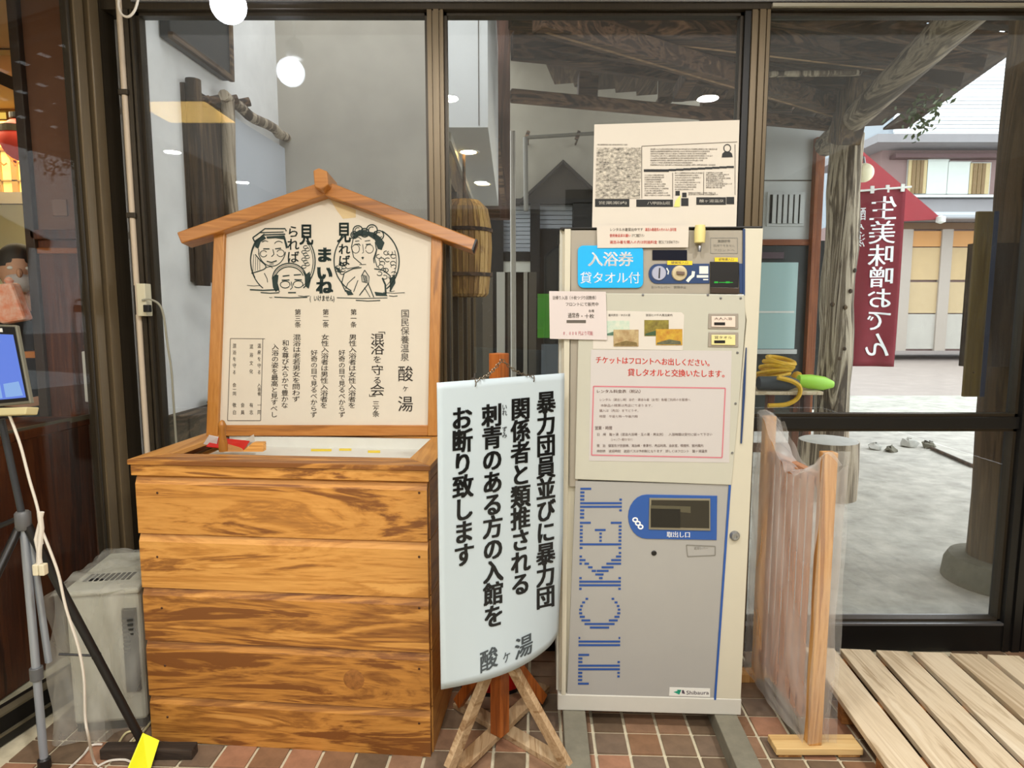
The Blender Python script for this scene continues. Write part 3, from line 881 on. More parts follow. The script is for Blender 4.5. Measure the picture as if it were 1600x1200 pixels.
# round porch downlight
# far plaster wall with dark gable and window openings
YW = 9.0
fwl = thing('wall_far', (.8, YW, 0), kind='structure')
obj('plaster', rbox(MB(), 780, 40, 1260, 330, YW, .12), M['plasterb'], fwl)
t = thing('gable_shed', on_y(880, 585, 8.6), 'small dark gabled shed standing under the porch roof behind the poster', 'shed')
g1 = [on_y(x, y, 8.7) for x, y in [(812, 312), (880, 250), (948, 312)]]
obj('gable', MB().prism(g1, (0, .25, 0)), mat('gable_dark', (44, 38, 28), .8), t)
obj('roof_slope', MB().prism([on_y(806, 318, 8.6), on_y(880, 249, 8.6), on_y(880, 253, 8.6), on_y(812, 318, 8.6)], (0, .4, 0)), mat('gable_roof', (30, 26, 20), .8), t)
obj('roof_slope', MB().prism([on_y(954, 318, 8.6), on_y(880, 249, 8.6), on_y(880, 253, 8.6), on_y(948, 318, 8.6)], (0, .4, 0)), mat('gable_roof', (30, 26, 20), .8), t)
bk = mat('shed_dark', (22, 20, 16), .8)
obj('header', rbox(MB(), 778, 310, 1000, 318, 8.65, .2), bk, t)
for x0, x1 in ((766, 787), (829, 842), (896, 1000)):
    obj('post', rbox(MB(), x0, 316, x1, 690, 8.65, .2), bk, t)
obj('sill_board', rbox(MB(), 829, 358, 1000, 600, 8.7, .1), bk, t)
obj('lintel', rbox(MB(), 780, 394, 842, 408, 8.68, .1), bk, t)
obj('shelf_rail', rbox(MB(), 780, 408, 830, 425, 8.7, .1), mat('pale_rail', (190, 190, 178), .6), t)
for k, (x0, y0, x1, y1) in enumerate([(786, 316, 830, 394), (842, 316, 896, 358)]):
    w = thing('window_%d' % (5 + k), on_y(x0, y1, 8.8), kind='structure')
    n_ = int((y1 - y0) / 6.5)
    for j in range(n_):
        ya = y0 + (y1 - y0) * j / n_; yb = y0 + (y1 - y0) * (j + .86) / n_
        obj('slat', rbox(MB(), x0, ya, x1, yb, 8.8, .02), mat('pale_slat', (170, 176, 182), .6), w)
    obj('backing', rbox(MB(), x0, y0, x1, y1, 8.83, .02), mat('slat_back', (140, 146, 152), .7), w)
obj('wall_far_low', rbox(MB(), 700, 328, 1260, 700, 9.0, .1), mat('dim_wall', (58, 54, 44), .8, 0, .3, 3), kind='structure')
for k, (x0, x1, c) in enumerate([(754, 770, (70, 64, 52)), (776, 789, (150, 148, 138)), (793, 801, (60, 56, 46)), (818, 824, (128, 124, 112)), (826, 838, (60, 56, 46))]):
    obj('door_stile', MB().box((on_y(x0, 500, 8.4).x, 8.4, GZ), (on_y(x1, 500, 8.4).x, 8.45, on_y(x0, 425, 8.4).z)), mat('stile_%d' % k, c, .6), thing('sliding_door_frame', on_y(x0, 600, 8.4), ['dark wide upright', 'pale wide upright', 'slim dark upright', 'slim pale upright', 'dark upright farthest right'][k] + ' of the sliding doors far behind the hanging sign', 'door frame'))
obj('bulletin_panel', MB().box((on_y(846, 560, 8.0).x, 8.0, GZ), (on_y(880, 560, 8.0).x, 8.04, on_y(846, 538, 8.0).z)), mat('blue_grey', (70, 78, 84), .6), label='blue-grey panel low beyond the glass just left of the ticket machine', cat='panel')
# brown vertical board and pipes
t = thing('corner_boards', on_y(785, 320, 7.0), 'reddish-brown upright corner board beside the white soffit outside', 'board')
obj('upright', MB().box((on_y(772, 150, 7.0).x, 7.0, szb - .1), (on_y(797, 150, 7.0).x, 7.15, 5.2)), wood('corner_wood', (96, 66, 48), (54, 34, 24), 'z', .5, .7, (78, 50, 36), .8), t, bevel=.01)
obj('bracket', MB().prism([on_y(762, 170, 6.9), on_y(776, 170, 6.9), on_y(790, 318, 6.9), on_y(784, 318, 6.9), on_y(763, 205, 6.9)], (0, .12, 0)), M['dkx'], t)
t = thing('drain_pipe', on_y(822, 310, 8.4), 'thin grey pipe bracketed along the plaster wall above the dark shed', 'pipe')
pts = [on_y(822, 330, 8.5), on_y(821, 215, 8.5), on_y(826, 210, 8.5), on_y(935, 208, 8.5)]
obj('pipe', MB().tube([pts[0], pts[1]], .03, 8).tube([pts[1], pts[3]], .024, 8), mat('pipe_grey', (92, 90, 80), .5), t, smooth=True)
for x in (826, 905):
    obj('bracket', MB().beam(on_y(x, 205, 8.5), on_y(x - 5, 218, 8.5), .04, .04), M['dkx'], t)
    q = on_y(x, 210, 8.5); obj('standoff', MB().beam(q, (q.x, YW - .001, q.z), .02, .02), M['dkx'], t)
t = thing('gutter_post', on_y(801, 310, 7.4), 'thin pale downpipe beside the brown corner board', 'pipe')
obj('pipe', MB().tube([(on_y(803, 320, 7.3).x, 7.3, GZ), on_y(801, 205, 7.3)], .03, 8), mat('pale_pipe', (150, 146, 134), .5), t, smooth=True)
# green notice at machine's left, outside
obj('green_sticker', rbox(MB(), 840, 459, 870, 528, G + .01, .004), mat('green_sheet', (66, 150, 34), .5, 0, .3, 30), label='bright green sheet stuck on the glass behind the price notice', cat='sticker')

# ---- white wing wall with vent, door
YV = 6.7
t = thing('wall_wing', on_y(1230, 600, YV), kind='structure')
obj('plaster', rbox(MB(), 1100, 190, 1281, 376, YV, .12), M['whitepanel'], t)
obj('upper_boards', rbox(MB(), 1100, 90, 1330, 189, YV + .1, .1), M['dkx'], t)
obj('panel_joint', rbox(MB(), 1184, 281, 1281, 283, YV - .004, .006), M['grey_ink'], t)
obj('lower_wall', rbox(MB(), 1100, 376, 1275, 640, YV + .05, .12), mat('dark_green_wall', (44, 52, 50), .6), t)
obj('orange_lintel', rbox(MB(), 1180, 374, 1276, 383, YV - .03, .1), wood('orange_wood', (190, 112, 60), (130, 70, 34), 'x', .5, .6), t)
a_ = on_y(1282, 215, YV - .05); b2 = on_y(1270, 600, YV - .05)
obj('orange_post', MB().box((a_.x - .045, YV - .08, GZ), (a_.x + .045, YV + .1, a_.z)), wood('orange_woodz', (194, 118, 66), (130, 70, 34), 'z', .5, .6), t, bevel=.005)
t = thing('vent_grille', on_y(1228, 350, YV), 'louvred vent with dark upright slots on the white wall outside', 'vent')
obj('frame', rbox(MB(), 1200, 300, 1256, 353, YV - .02, .02), M['whitepanel'], t)
for k in range(6):
    x0 = 1204 + k * 8.6
    obj('slot', rbox(MB(), x0, 304, x0 + 4.2, 349, YV - .028, .01), M['black'], t)
    obj('louvre', rbox(MB(), x0 + 4.2, 304, x0 + 8, 349, YV - .04, .018), M['whitepanel'], t)
d = thing('door_1', on_y(1230, 590, YV), kind='structure')
obj('leaf', rbox(MB(), 1150, 384, 1272, 600, YV - .01, .05), mat('black_door', (36, 42, 42), .5), d)
obj('window_pane', rbox(MB(), 1150, 410, 1241, 545, YV - .025, .012), mat('cyan_window', (176, 206, 206), .15), d)
obj('blind_rail', rbox(MB(), 1150, 486, 1241, 489, YV - .03, .006), M['white'], d)
obj('curtain_box', rbox(MB(), 1150, 394, 1225, 404, YV - .035, .02), mat('mauve_strip', (84, 66, 74), .6), d)
obj('ledge', rbox(MB(), 1150, 546, 1245, 553, YV - .06, .05), M['whitepanel'], d)

# round weathered column
cb = on_z(1312, 700, GZ); cb.z = GZ
CY = 6.0
cx0 = on_y(1310, 450, CY)
t = thing('log_column', (cx0.x, CY, GZ), 'tall weathered grey log column outside, left of the maroon banner', 'column')
pts = [(cx0.x + .012 * math.sin(i * 1.7), CY + .01 * math.cos(i), GZ + (2.95 - GZ) * i / 12) for i in range(13)]
obj('trunk', MB().tube(pts, .152, 18, .135), M['log'], t, smooth=True)
for k in range(6):
    a0 = random.uniform(3.6, 5.8); z = random.uniform(.8, 2.4)
    obj('knot', MB().lathe([(.022, 0), (.016, .012), (.001, .016)], (cx0.x + .14 * math.cos(a0), CY + .14 * math.sin(a0), z), 8, (math.cos(a0), math.sin(a0), 0)), M['dkz'], t)
# near square post on concrete base
PY = 3.35
pcx = on_y(1530, 500, PY).x + .21
t = thing('porch_post', (pcx, PY, GZ), 'thick dark brown timber post on a round concrete base outside at the right edge', 'post')
obj('timber', MB().tube([(pcx + .006 * math.sin(i * 2), PY, GZ + .1 + (3.0 - GZ) * i / 8) for i in range(9)], .15, 20), wood('porch_post_wood', (142, 118, 84), (66, 50, 34), 'z', .4, .8, (104, 82, 56), .8), t, smooth=True)
obj('concrete_base', MB().lathe([(.26, 0), (.25, .09), (.23, .13), (.10, .14)], (pcx, PY, GZ), 28), M['curb'], t, smooth=True)
BYs = PY - .19
pa2 = on_y(1517, 470, BYs); pb2 = on_y(1543, 470, BYs)
t = thing('post_signboard', (pa2.x, BYs, 1), 'narrow olive-gold board with a blue edge fixed to the timber post', 'signboard')
za, zb = on_y(1530, 330, BYs).z, on_y(1530, 620, BYs).z
obj('board', MB().box((pa2.x, BYs, zb), (pb2.x, BYs + .018, za)), wood('olive_board', (150, 126, 62), (92, 74, 34), 'z', .5, .6, (122, 100, 46), .8), t, bevel=.003)
obj('blue_edge', MB().box((pb2.x, BYs + .002, zb), (pb2.x + .024, BYs + .04, za)), mat('navy_edge', (44, 62, 96), .6), t)
obj('mounting_batten', MB().box((pa2.x + .04, BYs + .0405, (za + zb) / 2 - .3), (pcx - .04, PY - .08, (za + zb) / 2 + .3)), M['dkz'], t)
obj('screw', MB().lathe([(.006, 0), (.001, .004)], ((pa2.x + pb2.x) / 2, BYs, zb + .12), 8, (0, -1, 0)), M['dkz'], t)

# stump stool
sb = on_z(1318, 788, GZ); sw = on_y(1270, 700, sb.y).x; se = on_y(1364, 700, sb.y).x
cx = (sw + se) / 2; rs = (se - sw) / 2; zt = on_y(1300, 697, sb.y).z
t = thing('stump_stool', (cx, sb.y + rs, GZ), 'sawn log stump used as a stool on the porch concrete', 'stump')
obj('trunk', MB().lathe([(rs * .98, 0), (rs, (zt - GZ) * .5), (rs * .97, zt - GZ)], (cx, sb.y + rs, GZ), 22), M['log'], t, smooth=True)
obj('cut_face', MB().lathe([(rs * .95, 0), (rs * .9, .006), (.001, .008)], (cx, sb.y + rs, zt), 22), mat('cut_wood', (196, 196, 190), .8, 0, .2, 12), t, smooth=True)
# stones
for k, (x, y, w_, c) in enumerate([(1368, 694, 10, 'flat pale stone'), (1392, 698, 9, 'mossy grey stone'), (1420, 690, 13, 'largest rounded stone'), (1450, 692, 10, 'tilted dark stone')]):
    q = on_z(x, y + 8, GZ); r = w_ * q.y / F
    b_ = MB().lathe([(r * .8, 0), (r, r * .35), (r * .8, r * .75), (r * .3, r * .95), (.001, r)], q, 9)
    b_.v = [(v[0] + random.uniform(-.02, .02), v[1] + random.uniform(-.02, .02), max(GZ, v[2] + random.uniform(-.02, .02))) for v in b_.v]
    obj('stone', b_, M['curb'] if k % 2 else mat('pale_stone', (190, 190, 182), .8, 0, .2, 14), label=c + ' in the row on the concrete beyond the stump', cat='stone', group='stones beyond the stump', smooth=True)
q0 = on_z(1455, 700, GZ + .02); q1 = on_z(1520, 728, GZ + .02)
obj('thin_pole', MB().tube([q0, q1], .018, 8), M['dkx'], label='thin dark pole lying on the concrete past the stones', cat='pole')

# bench with clutter
YK = 5.6
kz = on_y(1230, 612, YK).z
t = thing('porch_bench', (on_y(1230, 612, YK).x, YK, GZ), 'rough plank bench against the outside wall carrying rope and bags', 'bench')
xa, xb = on_y(1150, 612, YK).x, on_y(1287, 612, YK).x
obj('plank', MB().box((xa, YK, kz - .03), (xb, YK + .4, kz)), M['pallet'], t, bevel=.006)
for x in (1206, 1246, 1262):
    xx = on_y(x, 640, YK).x
    obj('leg', MB().box((xx - .03, YK + .02, GZ), (xx + .03, YK + .09, kz - .03)), M['redw'], t, bevel=.005)
obj('brace', MB().box((xa, YK + .04, GZ + .2), (xb - .1, YK + .07, GZ + .28)), M['redw'], t)
ny = mat('yellow_rope', (226, 176, 28), .6, 0, .3, 40)
c = on_y(1206, 585, YK + .26)
b_ = MB()
for k in range(5):
    pts = [(c.x + (.16 - .01 * k) * math.cos(a_ / 12 * 2 * math.pi) + .02 * k, YK + .27 + .10 * math.sin(a_ / 12 * 2 * math.pi), kz + .11 + .035 * k + .03 * math.cos(a_ / 12 * 2 * math.pi + k)) for a_ in range(12)]
    b_.tube(pts, .02, 7, closed=True)
obj('rope_coil', b_, ny, label='coil of thick yellow rope on the porch bench', cat='rope', smooth=True)
b_ = MB().tube(smoothp([on_y(x, y, YK - .02) for x, y in [(1215, 590), (1238, 596), (1250, 606), (1246, 622), (1228, 632), (1200, 634)]]), .02, 8)
obj('yellow_hose', b_, ny, label='yellow hose loop hanging over the front edge of the porch bench', cat='hose', smooth=True)
q = on_y(1246, 578, YK + .3)
obj('yellow_glove', MB().lathe([(.04, 0), (.06, .05), (.055, .1), (.03, .14), (.001, .15)], (q.x, YK + .3, kz), 12), ny, label='upright yellow rubber glove on the porch bench', cat='glove', smooth=True)
q = on_y(1262, 600, YK + .15)
b_ = MB().lathe([(.001, -.17), (.05, -.15), (.065, -.05), (.06, .08), (.03, .16), (.001, .17)], (q.x + .05, YK + .12, kz + .068), 14, (1, 0, -.12))
obj('green_bag', b_, mat('lime_plastic', (166, 222, 72), .45), label='lime green plastic bag lying at the right end of the porch bench', cat='bag', smooth=True)
b_ = MB().lathe([(.001, -.17), (.06, -.16), (.065, .1), (.03, .19), (.001, .2)], (c.x - .03, YK + .07, kz + .066), 14, (1, 0, 0))
obj('black_pouch', b_, mat('slate_rubber', (54, 60, 64), .6), label='dark grey roll in front of the yellow rope coil', cat='roll', smooth=True)
q = on_y(1182, 590, YK + .1)
obj('blue_bucket', MB().lathe([(.06, 0), (.07, .02), (.085, .2), (.092, .21)], (q.x - .16, YK + .2, kz), 16), mat('blue_plastic', (30, 100, 200), .4), label='blue bucket on the porch bench beside the ticket machine edge', cat='bucket', smooth=True)
# dark base wall behind bench
# ---- maroon banner
YN = 6.45
t = thing('maroon_banner', on_y(1370, 573, YN), 'tall maroon noren banner with white mirrored lettering hanging outside', 'banner')
bx = [(1334, 299), (1416, 294), (1396, 573), (1326, 572)]
P = [on_y(x, y, YN) for x, y in bx]


def bann(s, v):
    a_ = P[0].lerp(P[1], s); b2 = P[3].lerp(P[2], s); p = a_.lerp(b2, v)
    return p + Vector((0, .012 * math.sin(s * 9 + v * 3), 0))


obj('cloth', MB().grid(bann, 16, 30), M['banner'], t, smooth=True, solid=-.003, fix=False)
obj('hanging_rod', MB().tube([on_y(1322, 300, YN), on_y(1424, 292, YN)], .01, 8), M['white'], t)
obj('wall_bracket', MB().tube([on_y(1322, 300, YN), (cx0.x + .10, CY + .09, on_y(1322, 300, YN).z)], .012, 6), M['steel'], t)
for k in range(4):
    p = P[0].lerp(P[1], .06 + k * .29)
    obj('loop', MB().box((p.x - .018, p.y - .006, p.z - .03), (p.x + .018, p.y + .006, p.z + .04)), M['white'], t)


def fb(x, y):   # banner coordinates 0..1
    p = bann(x, y); return p + Vector((0, -.008, 0))


b_ = MB()
chs = '生美味噌おでん'; ys = [.04, .175, .305, .43, .55, .67, .80, .95]
for i, ch in enumerate(chs):
    put_char(b_, ch, fb, .60 + (-.02 if i < 3 else .0), (ys[i] + ys[i + 1]) / 2, .56, (ys[i + 1] - ys[i]) * 1.02, .018, 3, 0, True)
for i, ch in enumerate('酸ヶ湯'):
    put_char(b_, ch, fb, .14, .13 + i * .075, .22, .075, .01, 2, 0, True)
print_on(t, 'lettering', b_, M['white_ink'], 'white mirrored lettering')
# red tent with round lamp
YT = 8.2
t = thing('red_tent', on_y(1400, 350, YT), 'dark red peaked canopy behind the maroon banner', 'canopy')
ap = on_y(1343, 232, YT)
q = [on_y(1322, 350, YT - .5), on_y(1472, 342, YT - .3), on_y(1440, 330, YT + 1.2), on_y(1330, 330, YT + 1.2)]
b_ = MB().add([ap] + q, [(0, 1, 2), (0, 2, 3), (0, 3, 4), (0, 4, 1)])
obj('canopy_cloth', b_, M['tent'], t, solid=.01)
obj('finial', MB().lathe([(.001, -.05), (.05, -.03), (.05, .03), (.001, .05)], on_y(1470, 343, YT - .35), 12), M['white'], t, smooth=True)
obj('pole', MB().tube([ap, (ap.x, ap.y, GZ)], .025, 8), M['steel'], t)
c = on_y(1350, 270, 6.0); r = 14 * 6.0 / F
t = thing('round_lamp', c, 'round cream globe lamp beside the log column outside', 'lamp')
obj('globe', MB().lathe([(r * math.sin(math.pi * i / 12) + 1e-5, -r * math.cos(math.pi * i / 12)) for i in range(13)], c, 20), mat('cream_globe', (226, 220, 190), .4, emit=(255, 240, 200), estr=.3), t, smooth=True)
obj('bracket', MB().tube([c + Vector((0, 0, r)), c + Vector((-.01, 0, r + .05)), c + Vector((-.14, 0, r + .07))], .012, 6), M['steel'], t)

# ---- distant house
YH = 19.0
t = thing('street_house', on_y(1480, 546, YH), 'two-storey mauve house with shuttered windows across the street', 'house')
mauve = mat('mauve_wall', (140, 116, 114), .8, 0, .1, 3); gy = mat('grey_roof', (140, 138, 142), .7, 0, .1, 3)
obj('upper_wall', rbox(MB(), 1380, 212, 1760, 330, YH, 3), mauve, t)
obj('roof_fascia', rbox(MB(), 1372, 209, 1770, 222, YH - .9, 4), gy, t)
obj('eave_line', rbox(MB(), 1400, 240, 1760, 246, YH - .3, .3), mat('eave_dark', (96, 72, 74), .7), t)
wins = [(1421, 250, 1447, 302, 'l'), (1450, 248, 1479, 303, 's'), (1482, 253, 1513, 303, 's'), (1516, 255, 1544, 303, 'l'), (1580, 250, 1640, 303, 's')]
for x0, y0, x1, y1, ty in wins:
    fr = obj('window_frame', rbox(MB(), x0 - 1.5, y0 - 1.5, x1 + 1.5, y1 + 1.5, YH - .06, .06), mat('window_frame_grey', (176, 176, 172), .6), t)
    obj('pane', rbox(MB(), x0, y0, x1, y1, YH - .09, .03), mat('lattice_tan', (190, 172, 128), .6) if ty == 'l' else mat('pale_shutter', (204, 212, 206), .6), fr)  # tan panes in the lattice windows, pale ones in the shuttered windows
    if ty == 'l':
        for k in range(1, 4): obj('bar', rbox(MB(), x0 + (x1 - x0) * k / 4 - .7, y0, x0 + (x1 - x0) * k / 4 + .7, y1, YH - .12, .03), mat('bar_brown', (128, 104, 70), .7), fr)
obj('sill', rbox(MB(), 1415, 304, 1760, 308, YH - .2, .2), M['whitepanel'], t)
b_ = MB(); zz0 = on_y(1480, 309, YH).z; zz1 = on_y(1480, 332, YH - 1.2).z
x0 = on_y(1400, 320, YH).x; x1 = on_y(1760, 320, YH).x
b_.prism([(x0, YH, zz0), (x0, YH - 1.2, zz1), (x0, YH - 1.2, zz1 - .1), (x0, YH, zz1 - .1)], (x1 - x0, 0, 0))
obj('lower_roof', b_, gy, t)
obj('gutter', MB().tube([(x0, YH - 1.25, zz1 - .08), (x1, YH - 1.25, zz1 - .08)], .09, 8), mat('gutter_grey', (176, 182, 190), .5), t, smooth=True)
obj('lower_wall', rbox(MB(), 1330, 345, 1760, 548, YH + .1, 2.5), mauve, t)
obj('brown_board', rbox(MB(), 1400, 348, 1760, 358, YH - .05, .1), mat('brown_fascia', (110, 82, 56), .7), t)  # plain brown board above the shutter panels
rows = [(360, 386, (206, 150, 88)), (386, 438, (196, 170, 126)), (440, 490, (192, 170, 132)), (490, 546, (184, 180, 172))]
for cx_ in range(4):
    xa = 1352 + cx_ * 61.5
    for (ya, yb, c_) in rows:
        obj('shutter_panel', rbox(MB(), xa + 1.5, ya + .8, xa + 59, yb - .8, YH, .08), mat('shutter_%d' % ya, c_, .6, 0, .12, 3), t)
    obj('mullion', rbox(MB(), xa - 1.5, 358, xa + 1.5, 548, YH - .06, .12), mat('mull', (170, 160, 150), .5), t)
# white-sided building far behind
YR = 26.0
t = thing('white_sided_building', on_y(1500, 210, YR), 'tall building clad in white horizontal siding behind the mauve house', 'building')
obj('core', rbox(MB(), 1400, 20, 1760, 600, YR + .1, 6), mat('siding_back', (150, 160, 170), .7), t)
for k in range(30):
    y = 40 + k * 6.2
    obj('siding_board', rbox(MB(), 1398, y, 1762, y + 5.2, YR, .12), mat('white_siding', (238, 242, 246), .6), t)
obj('hill_wood', MB().box((-14, 45, 0), (14, 46, 3.0)), mat('far_green', (96, 108, 84), .9, 0, .4, 1), label='low dark green hedge far beyond the porch', cat='hedge')
# neighbouring dark building mass behind the wing wall
b_ = MB(); c0 = on_y(1440, 178, 5.2)
for k in range(90):
    p = c0 + Vector((random.gauss(0, .06), random.gauss(0, .12), random.gauss(0, .07)))
    u = Vector((random.uniform(-1, 1), random.uniform(-1, 1), random.uniform(-1, 1))).normalized() * .03; v = u.cross(Vector((random.random(), random.random(), 1))).normalized() * .014
    b_.add([p - u, p + v, p + u, p - v], [(0, 1, 2, 3)])
obj('hanging_foliage', b_, mat('leaf_green', (96, 112, 76), .7, 0, .4, 5), label='small tuft of green leaves under the roof edge at the right', cat='foliage', kind='stuff', fix=False)
# wooden stall roof edge above the banner
#==FRONT==
# ================================================================== wooden box
FL = on_z(236, 1157, 0); FR = on_z(675, 1183, 0)
BX = Plane(FL, FR - FL)
BW = (FR - FL).length
BH = BX.hit(215, 717).z
BD = .50
bk_ = -BX.n                                    # into depth
t = thing('wooden_box', FL.lerp(FR, .5), 'large honey-coloured plank box on the tiled floor, holding a white foam tray', 'box')
TR = .052                                      # top trim height


def bw(a, z, d): return BX.p + BX.u * a + Vector((0, 0, z)) + bk_ * d


def bbox(mb, a0, a1, z0, z1, dd0, dd1):
    return mb.prism([bw(a0, z0, dd0), bw(a1, z0, dd0), bw(a1, z1, dd0), bw(a0, z1, dd0)], bk_ * (dd1 - dd0))


cuts = [0] + [BX.hit(450, y).z for y in (1098, 1010, 926, 840, 748)]
for k in range(5):
    z0, z1 = cuts[k], cuts[k + 1] - .001
    ch = .026
    pr = [(z0, 0), (z1 - ch, 0), (z1 - .002, .011), (z1, .022), (z0, .022)]
    b_ = MB().prism([bw(0.004, z, d) for z, d in pr], BX.u * (BW - .008))
    obj('plank', b_, M['hinoki'], t)
    for s_ in (0, 1):                           # side planks
        a0 = .0 if s_ == 0 else BW - .022
        b_ = bbox(MB(), a0, a0 + .022, z0, z1 - .004, .024, BD)
        obj('side_plank', b_, M['hinokiy'], t)
    b_ = bbox(MB(), .03, BW - .03, z0, z1, BD - .02, BD)
    obj('back_plank', b_, M['hinoki'], t)
obj('top_trim', bbox(MB(), -.004, BW + .004, cuts[5] + .001, BH - .016, -.006, .022), M['hinoki'], t, bevel=.002)
for s_ in (0, 1):
    a0 = -.004 if s_ == 0 else BW - .018
    obj('side_trim', bbox(MB(), a0, a0 + .022, cuts[5] + .001, BH - .016, .022, BD), M['hinokiy'], t, bevel=.002)
rim = mat('rim_dummy', (0, 0, 0)); RW = .085
obj('rim_board', MB().prism([bw(-.01, BH - .016, -.012), bw(BW + .01, BH - .016, -.012), bw(BW + .01 - RW, BH - .016, RW), bw(-.01 + RW, BH - .016, RW)], (0, 0, .016)), M['hinoki'], t, bevel=.0015)
obj('rim_board', MB().prism([bw(-.01, BH - .016, -.010), bw(-.01 + RW, BH - .016, RW + .002), bw(-.01 + RW, BH - .016, BD - .06), bw(-.01, BH - .016, BD + .01)], (0, 0, .016)), M['hinokiy'], t, bevel=.0015)
obj('rim_board', MB().prism([bw(BW + .01, BH - .016, -.010), bw(BW + .01 - RW, BH - .016, RW + .002), bw(BW + .01 - RW, BH - .016, BD - .06), bw(BW + .01, BH - .016, BD + .01)], (0, 0, .016)), M['hinokiy'], t, bevel=.0015)
obj('rim_board', bbox(MB(), -.01 + RW, BW + .01 - RW, BH - .016, BH, BD - .07, BD + .01), M['hinoki'], t, bevel=.0015)
for (px, py) in ((553, 1062),):
    c = BX.hit(px, py)
    obj('knot', MB().lathe([(.034, 0), (.026, .0012), (.024, .0012), (.016, .0022), (.014, .0022), (.001, .003)], c + BX.n * .0004, 16, BX.n), mat('knot_dark', (176, 116, 56), .5, 0, .5, 60), t)
b_ = MB()
for px, py in ((246, 770), (246, 870), (253, 950), (258, 1040), (262, 1120), (655, 770), (655, 870), (655, 950), (655, 1045), (655, 1130), (653, 732)):
    c = BX.hit(px, py); b_.lathe([(.004, 0), (.003, .0015), (.0005, .002)], c + BX.n * .001, 8, BX.n)
obj('nail_head', b_, mat('nail', (70, 40, 20), .5), t, kind='stuff')
# foam tray inside
t2 = thing('foam_tray', bw(BW / 2, BH - .09, BD / 2), 'white foam tray sunk in the open top of the wooden box', 'tray')
foam = mat('foam', (214, 214, 206), .7, 0, .06, 20)
obj('floor_sheet', bbox(MB(), .10, BW - .06, BH - .055, BH - .04, RW + .01, BD - .09), foam, t2)
obj('side_wall', bbox(MB(), .10, BW - .06, BH - .04, BH - .004, BD - .10, BD - .085), foam, t2)
obj('side_wall', bbox(MB(), BW - .075, BW - .06, BH - .04, BH - .012, RW + .01, BD - .10), foam, t2)
for x0, x1, y0, y1 in ((486, 518, 702.2, 705), (530, 549, 701.5, 704.2), (575, 594, 704.5, 707.5)):
    zz = BH - .0395
    obj('yellow_strip', MB().prism([on_z(x0, y1, zz), on_z(x1, y1, zz), on_z(x1, y0, zz), on_z(x0, y0, zz)], (0, 0, .002)), M['yellow'], t2, label='yellow strip')
for z_ in (.0,):                                # ledge under foam so it rests in the box
    obj('inner_ledge', bbox(MB(), .03, BW - .03, BH - .075, BH - .056, .03, BD - .03), M['hinoki'], t)
# small paper items at the left of the box top
bz = BH


def top(x, y, z=None): return on_z(x, y, (z if z is not None else bz))


t3 = thing('paper_fold', top(333, 690), 'folded white and red paper slips tucked by the left foot of the sign', 'paper')
obj('sheet', MB().prism([top(318, 694), top(326, 681, bz + .03), top(341, 684, bz + .03), top(338, 697)], (0, .003, .003)), M['paperp'], t3)
obj('sheet', MB().prism([top(378, 692, bz + .005), top(396, 680, bz + .035), top(398, 690, bz + .02), top(388, 697)], (0, .003, .003)), M['paper'], t3)
obj('red_sheet', MB().prism([top(322, 698), top(334, 684, bz + .018), top(390, 690, bz + .02), top(380, 704)], (0, .002, .002)), M['red'], t3)
q = top(365, 698, bz)
q = top(365, 698, bz)
t3 = thing('small_wooden_block', q, 'tiny brown wooden block with a sloped end on the box rim', 'block')
obj('block', MB().prism([top(350, 706), top(350, 692, bz + .012), top(378, 692, bz + .012), top(378, 706)], (0, .05, .0)), M['frame'], t3, bevel=.002)
obj('wedge', MB().prism([top(378, 706), top(394, 692, bz + .02), top(411, 692, bz + .02), top(411, 706)], (0, .03, .0)), M['hinoki'], t3, bevel=.002)
t3 = thing('carved_peg', top(347, 704), 'upright carved wooden peg in front of the left foot of the sign', 'peg')
q = top(347, 706)
obj('peg', MB().lathe([(.014, 0), (.014, .03), (.010, .05), (.011, .075), (.014, .085), (.008, .10), (.001, .104)], q + Vector((0, .01, 0)), 12), M['frame'], t3, smooth=True)

# ================================================================== gabled sign board
SB = on_z(336, 679, BH + .001); SB2 = on_z(683, 681, BH + .001)
uu = (SB2 - SB).normalized()
Yb = min(SB.y, SB2.y) - .0
lean = math.radians(8.5)
nn0 = Vector((uu.y, -uu.x, 0)).normalized()
vv = (Vector((0, 0, 1)) * math.cos(lean) - nn0 * math.sin(lean)).normalized()
BP = Plane(SB, uu, vv)
t = thing('house_shaped_signboard', SB, 'gabled wooden signboard with cream panel and drawn bathers, standing on the plank box', 'signboard')
bf = BP.f(0)


def ppoly(mb, pts, o0, o1, P_=BP):
    pts = [P_.hit(*p) + P_.n * o0 for p in pts]
    return mb.prism(pts, P_.n * (o1 - o0))


obj('panel', ppoly(MB(), [(343, 664), (672, 664), (676, 360), (512, 306), (352, 366)], -.012, 0), mat('cream_board', (217, 208, 190), .55, 0, .06, 4), t)
obj('left_post', ppoly(MB(), [(325, 681), (343, 681), (354, 366), (337, 366)], -.02, .016), M['frame'], t, bevel=.003)
obj('right_post', ppoly(MB(), [(669, 681), (684, 681), (692, 372), (675, 360)], -.02, .016), M['frame'], t, bevel=.003)
obj('bottom_rail', ppoly(MB(), [(343, 681), (669, 681), (670, 664), (344, 664)], -.02, .014), M['framex'], t, bevel=.003)
obj('left_roof_beam', ppoly(MB(), [(293, 385), (286, 368), (505, 291), (514, 310), (352, 367)], -.03, .045), M['framex'], t, bevel=.004)
obj('right_roof_beam', ppoly(MB(), [(741, 396), (747, 379), (524, 292), (512, 310), (676, 372)], -.03, .045), M['framex'], t, bevel=.004)
obj('beam_tip', ppoly(MB(), [(741, 396), (747, 379), (744.5, 378), (738.5, 395)], .0, .047), M['black'], t)
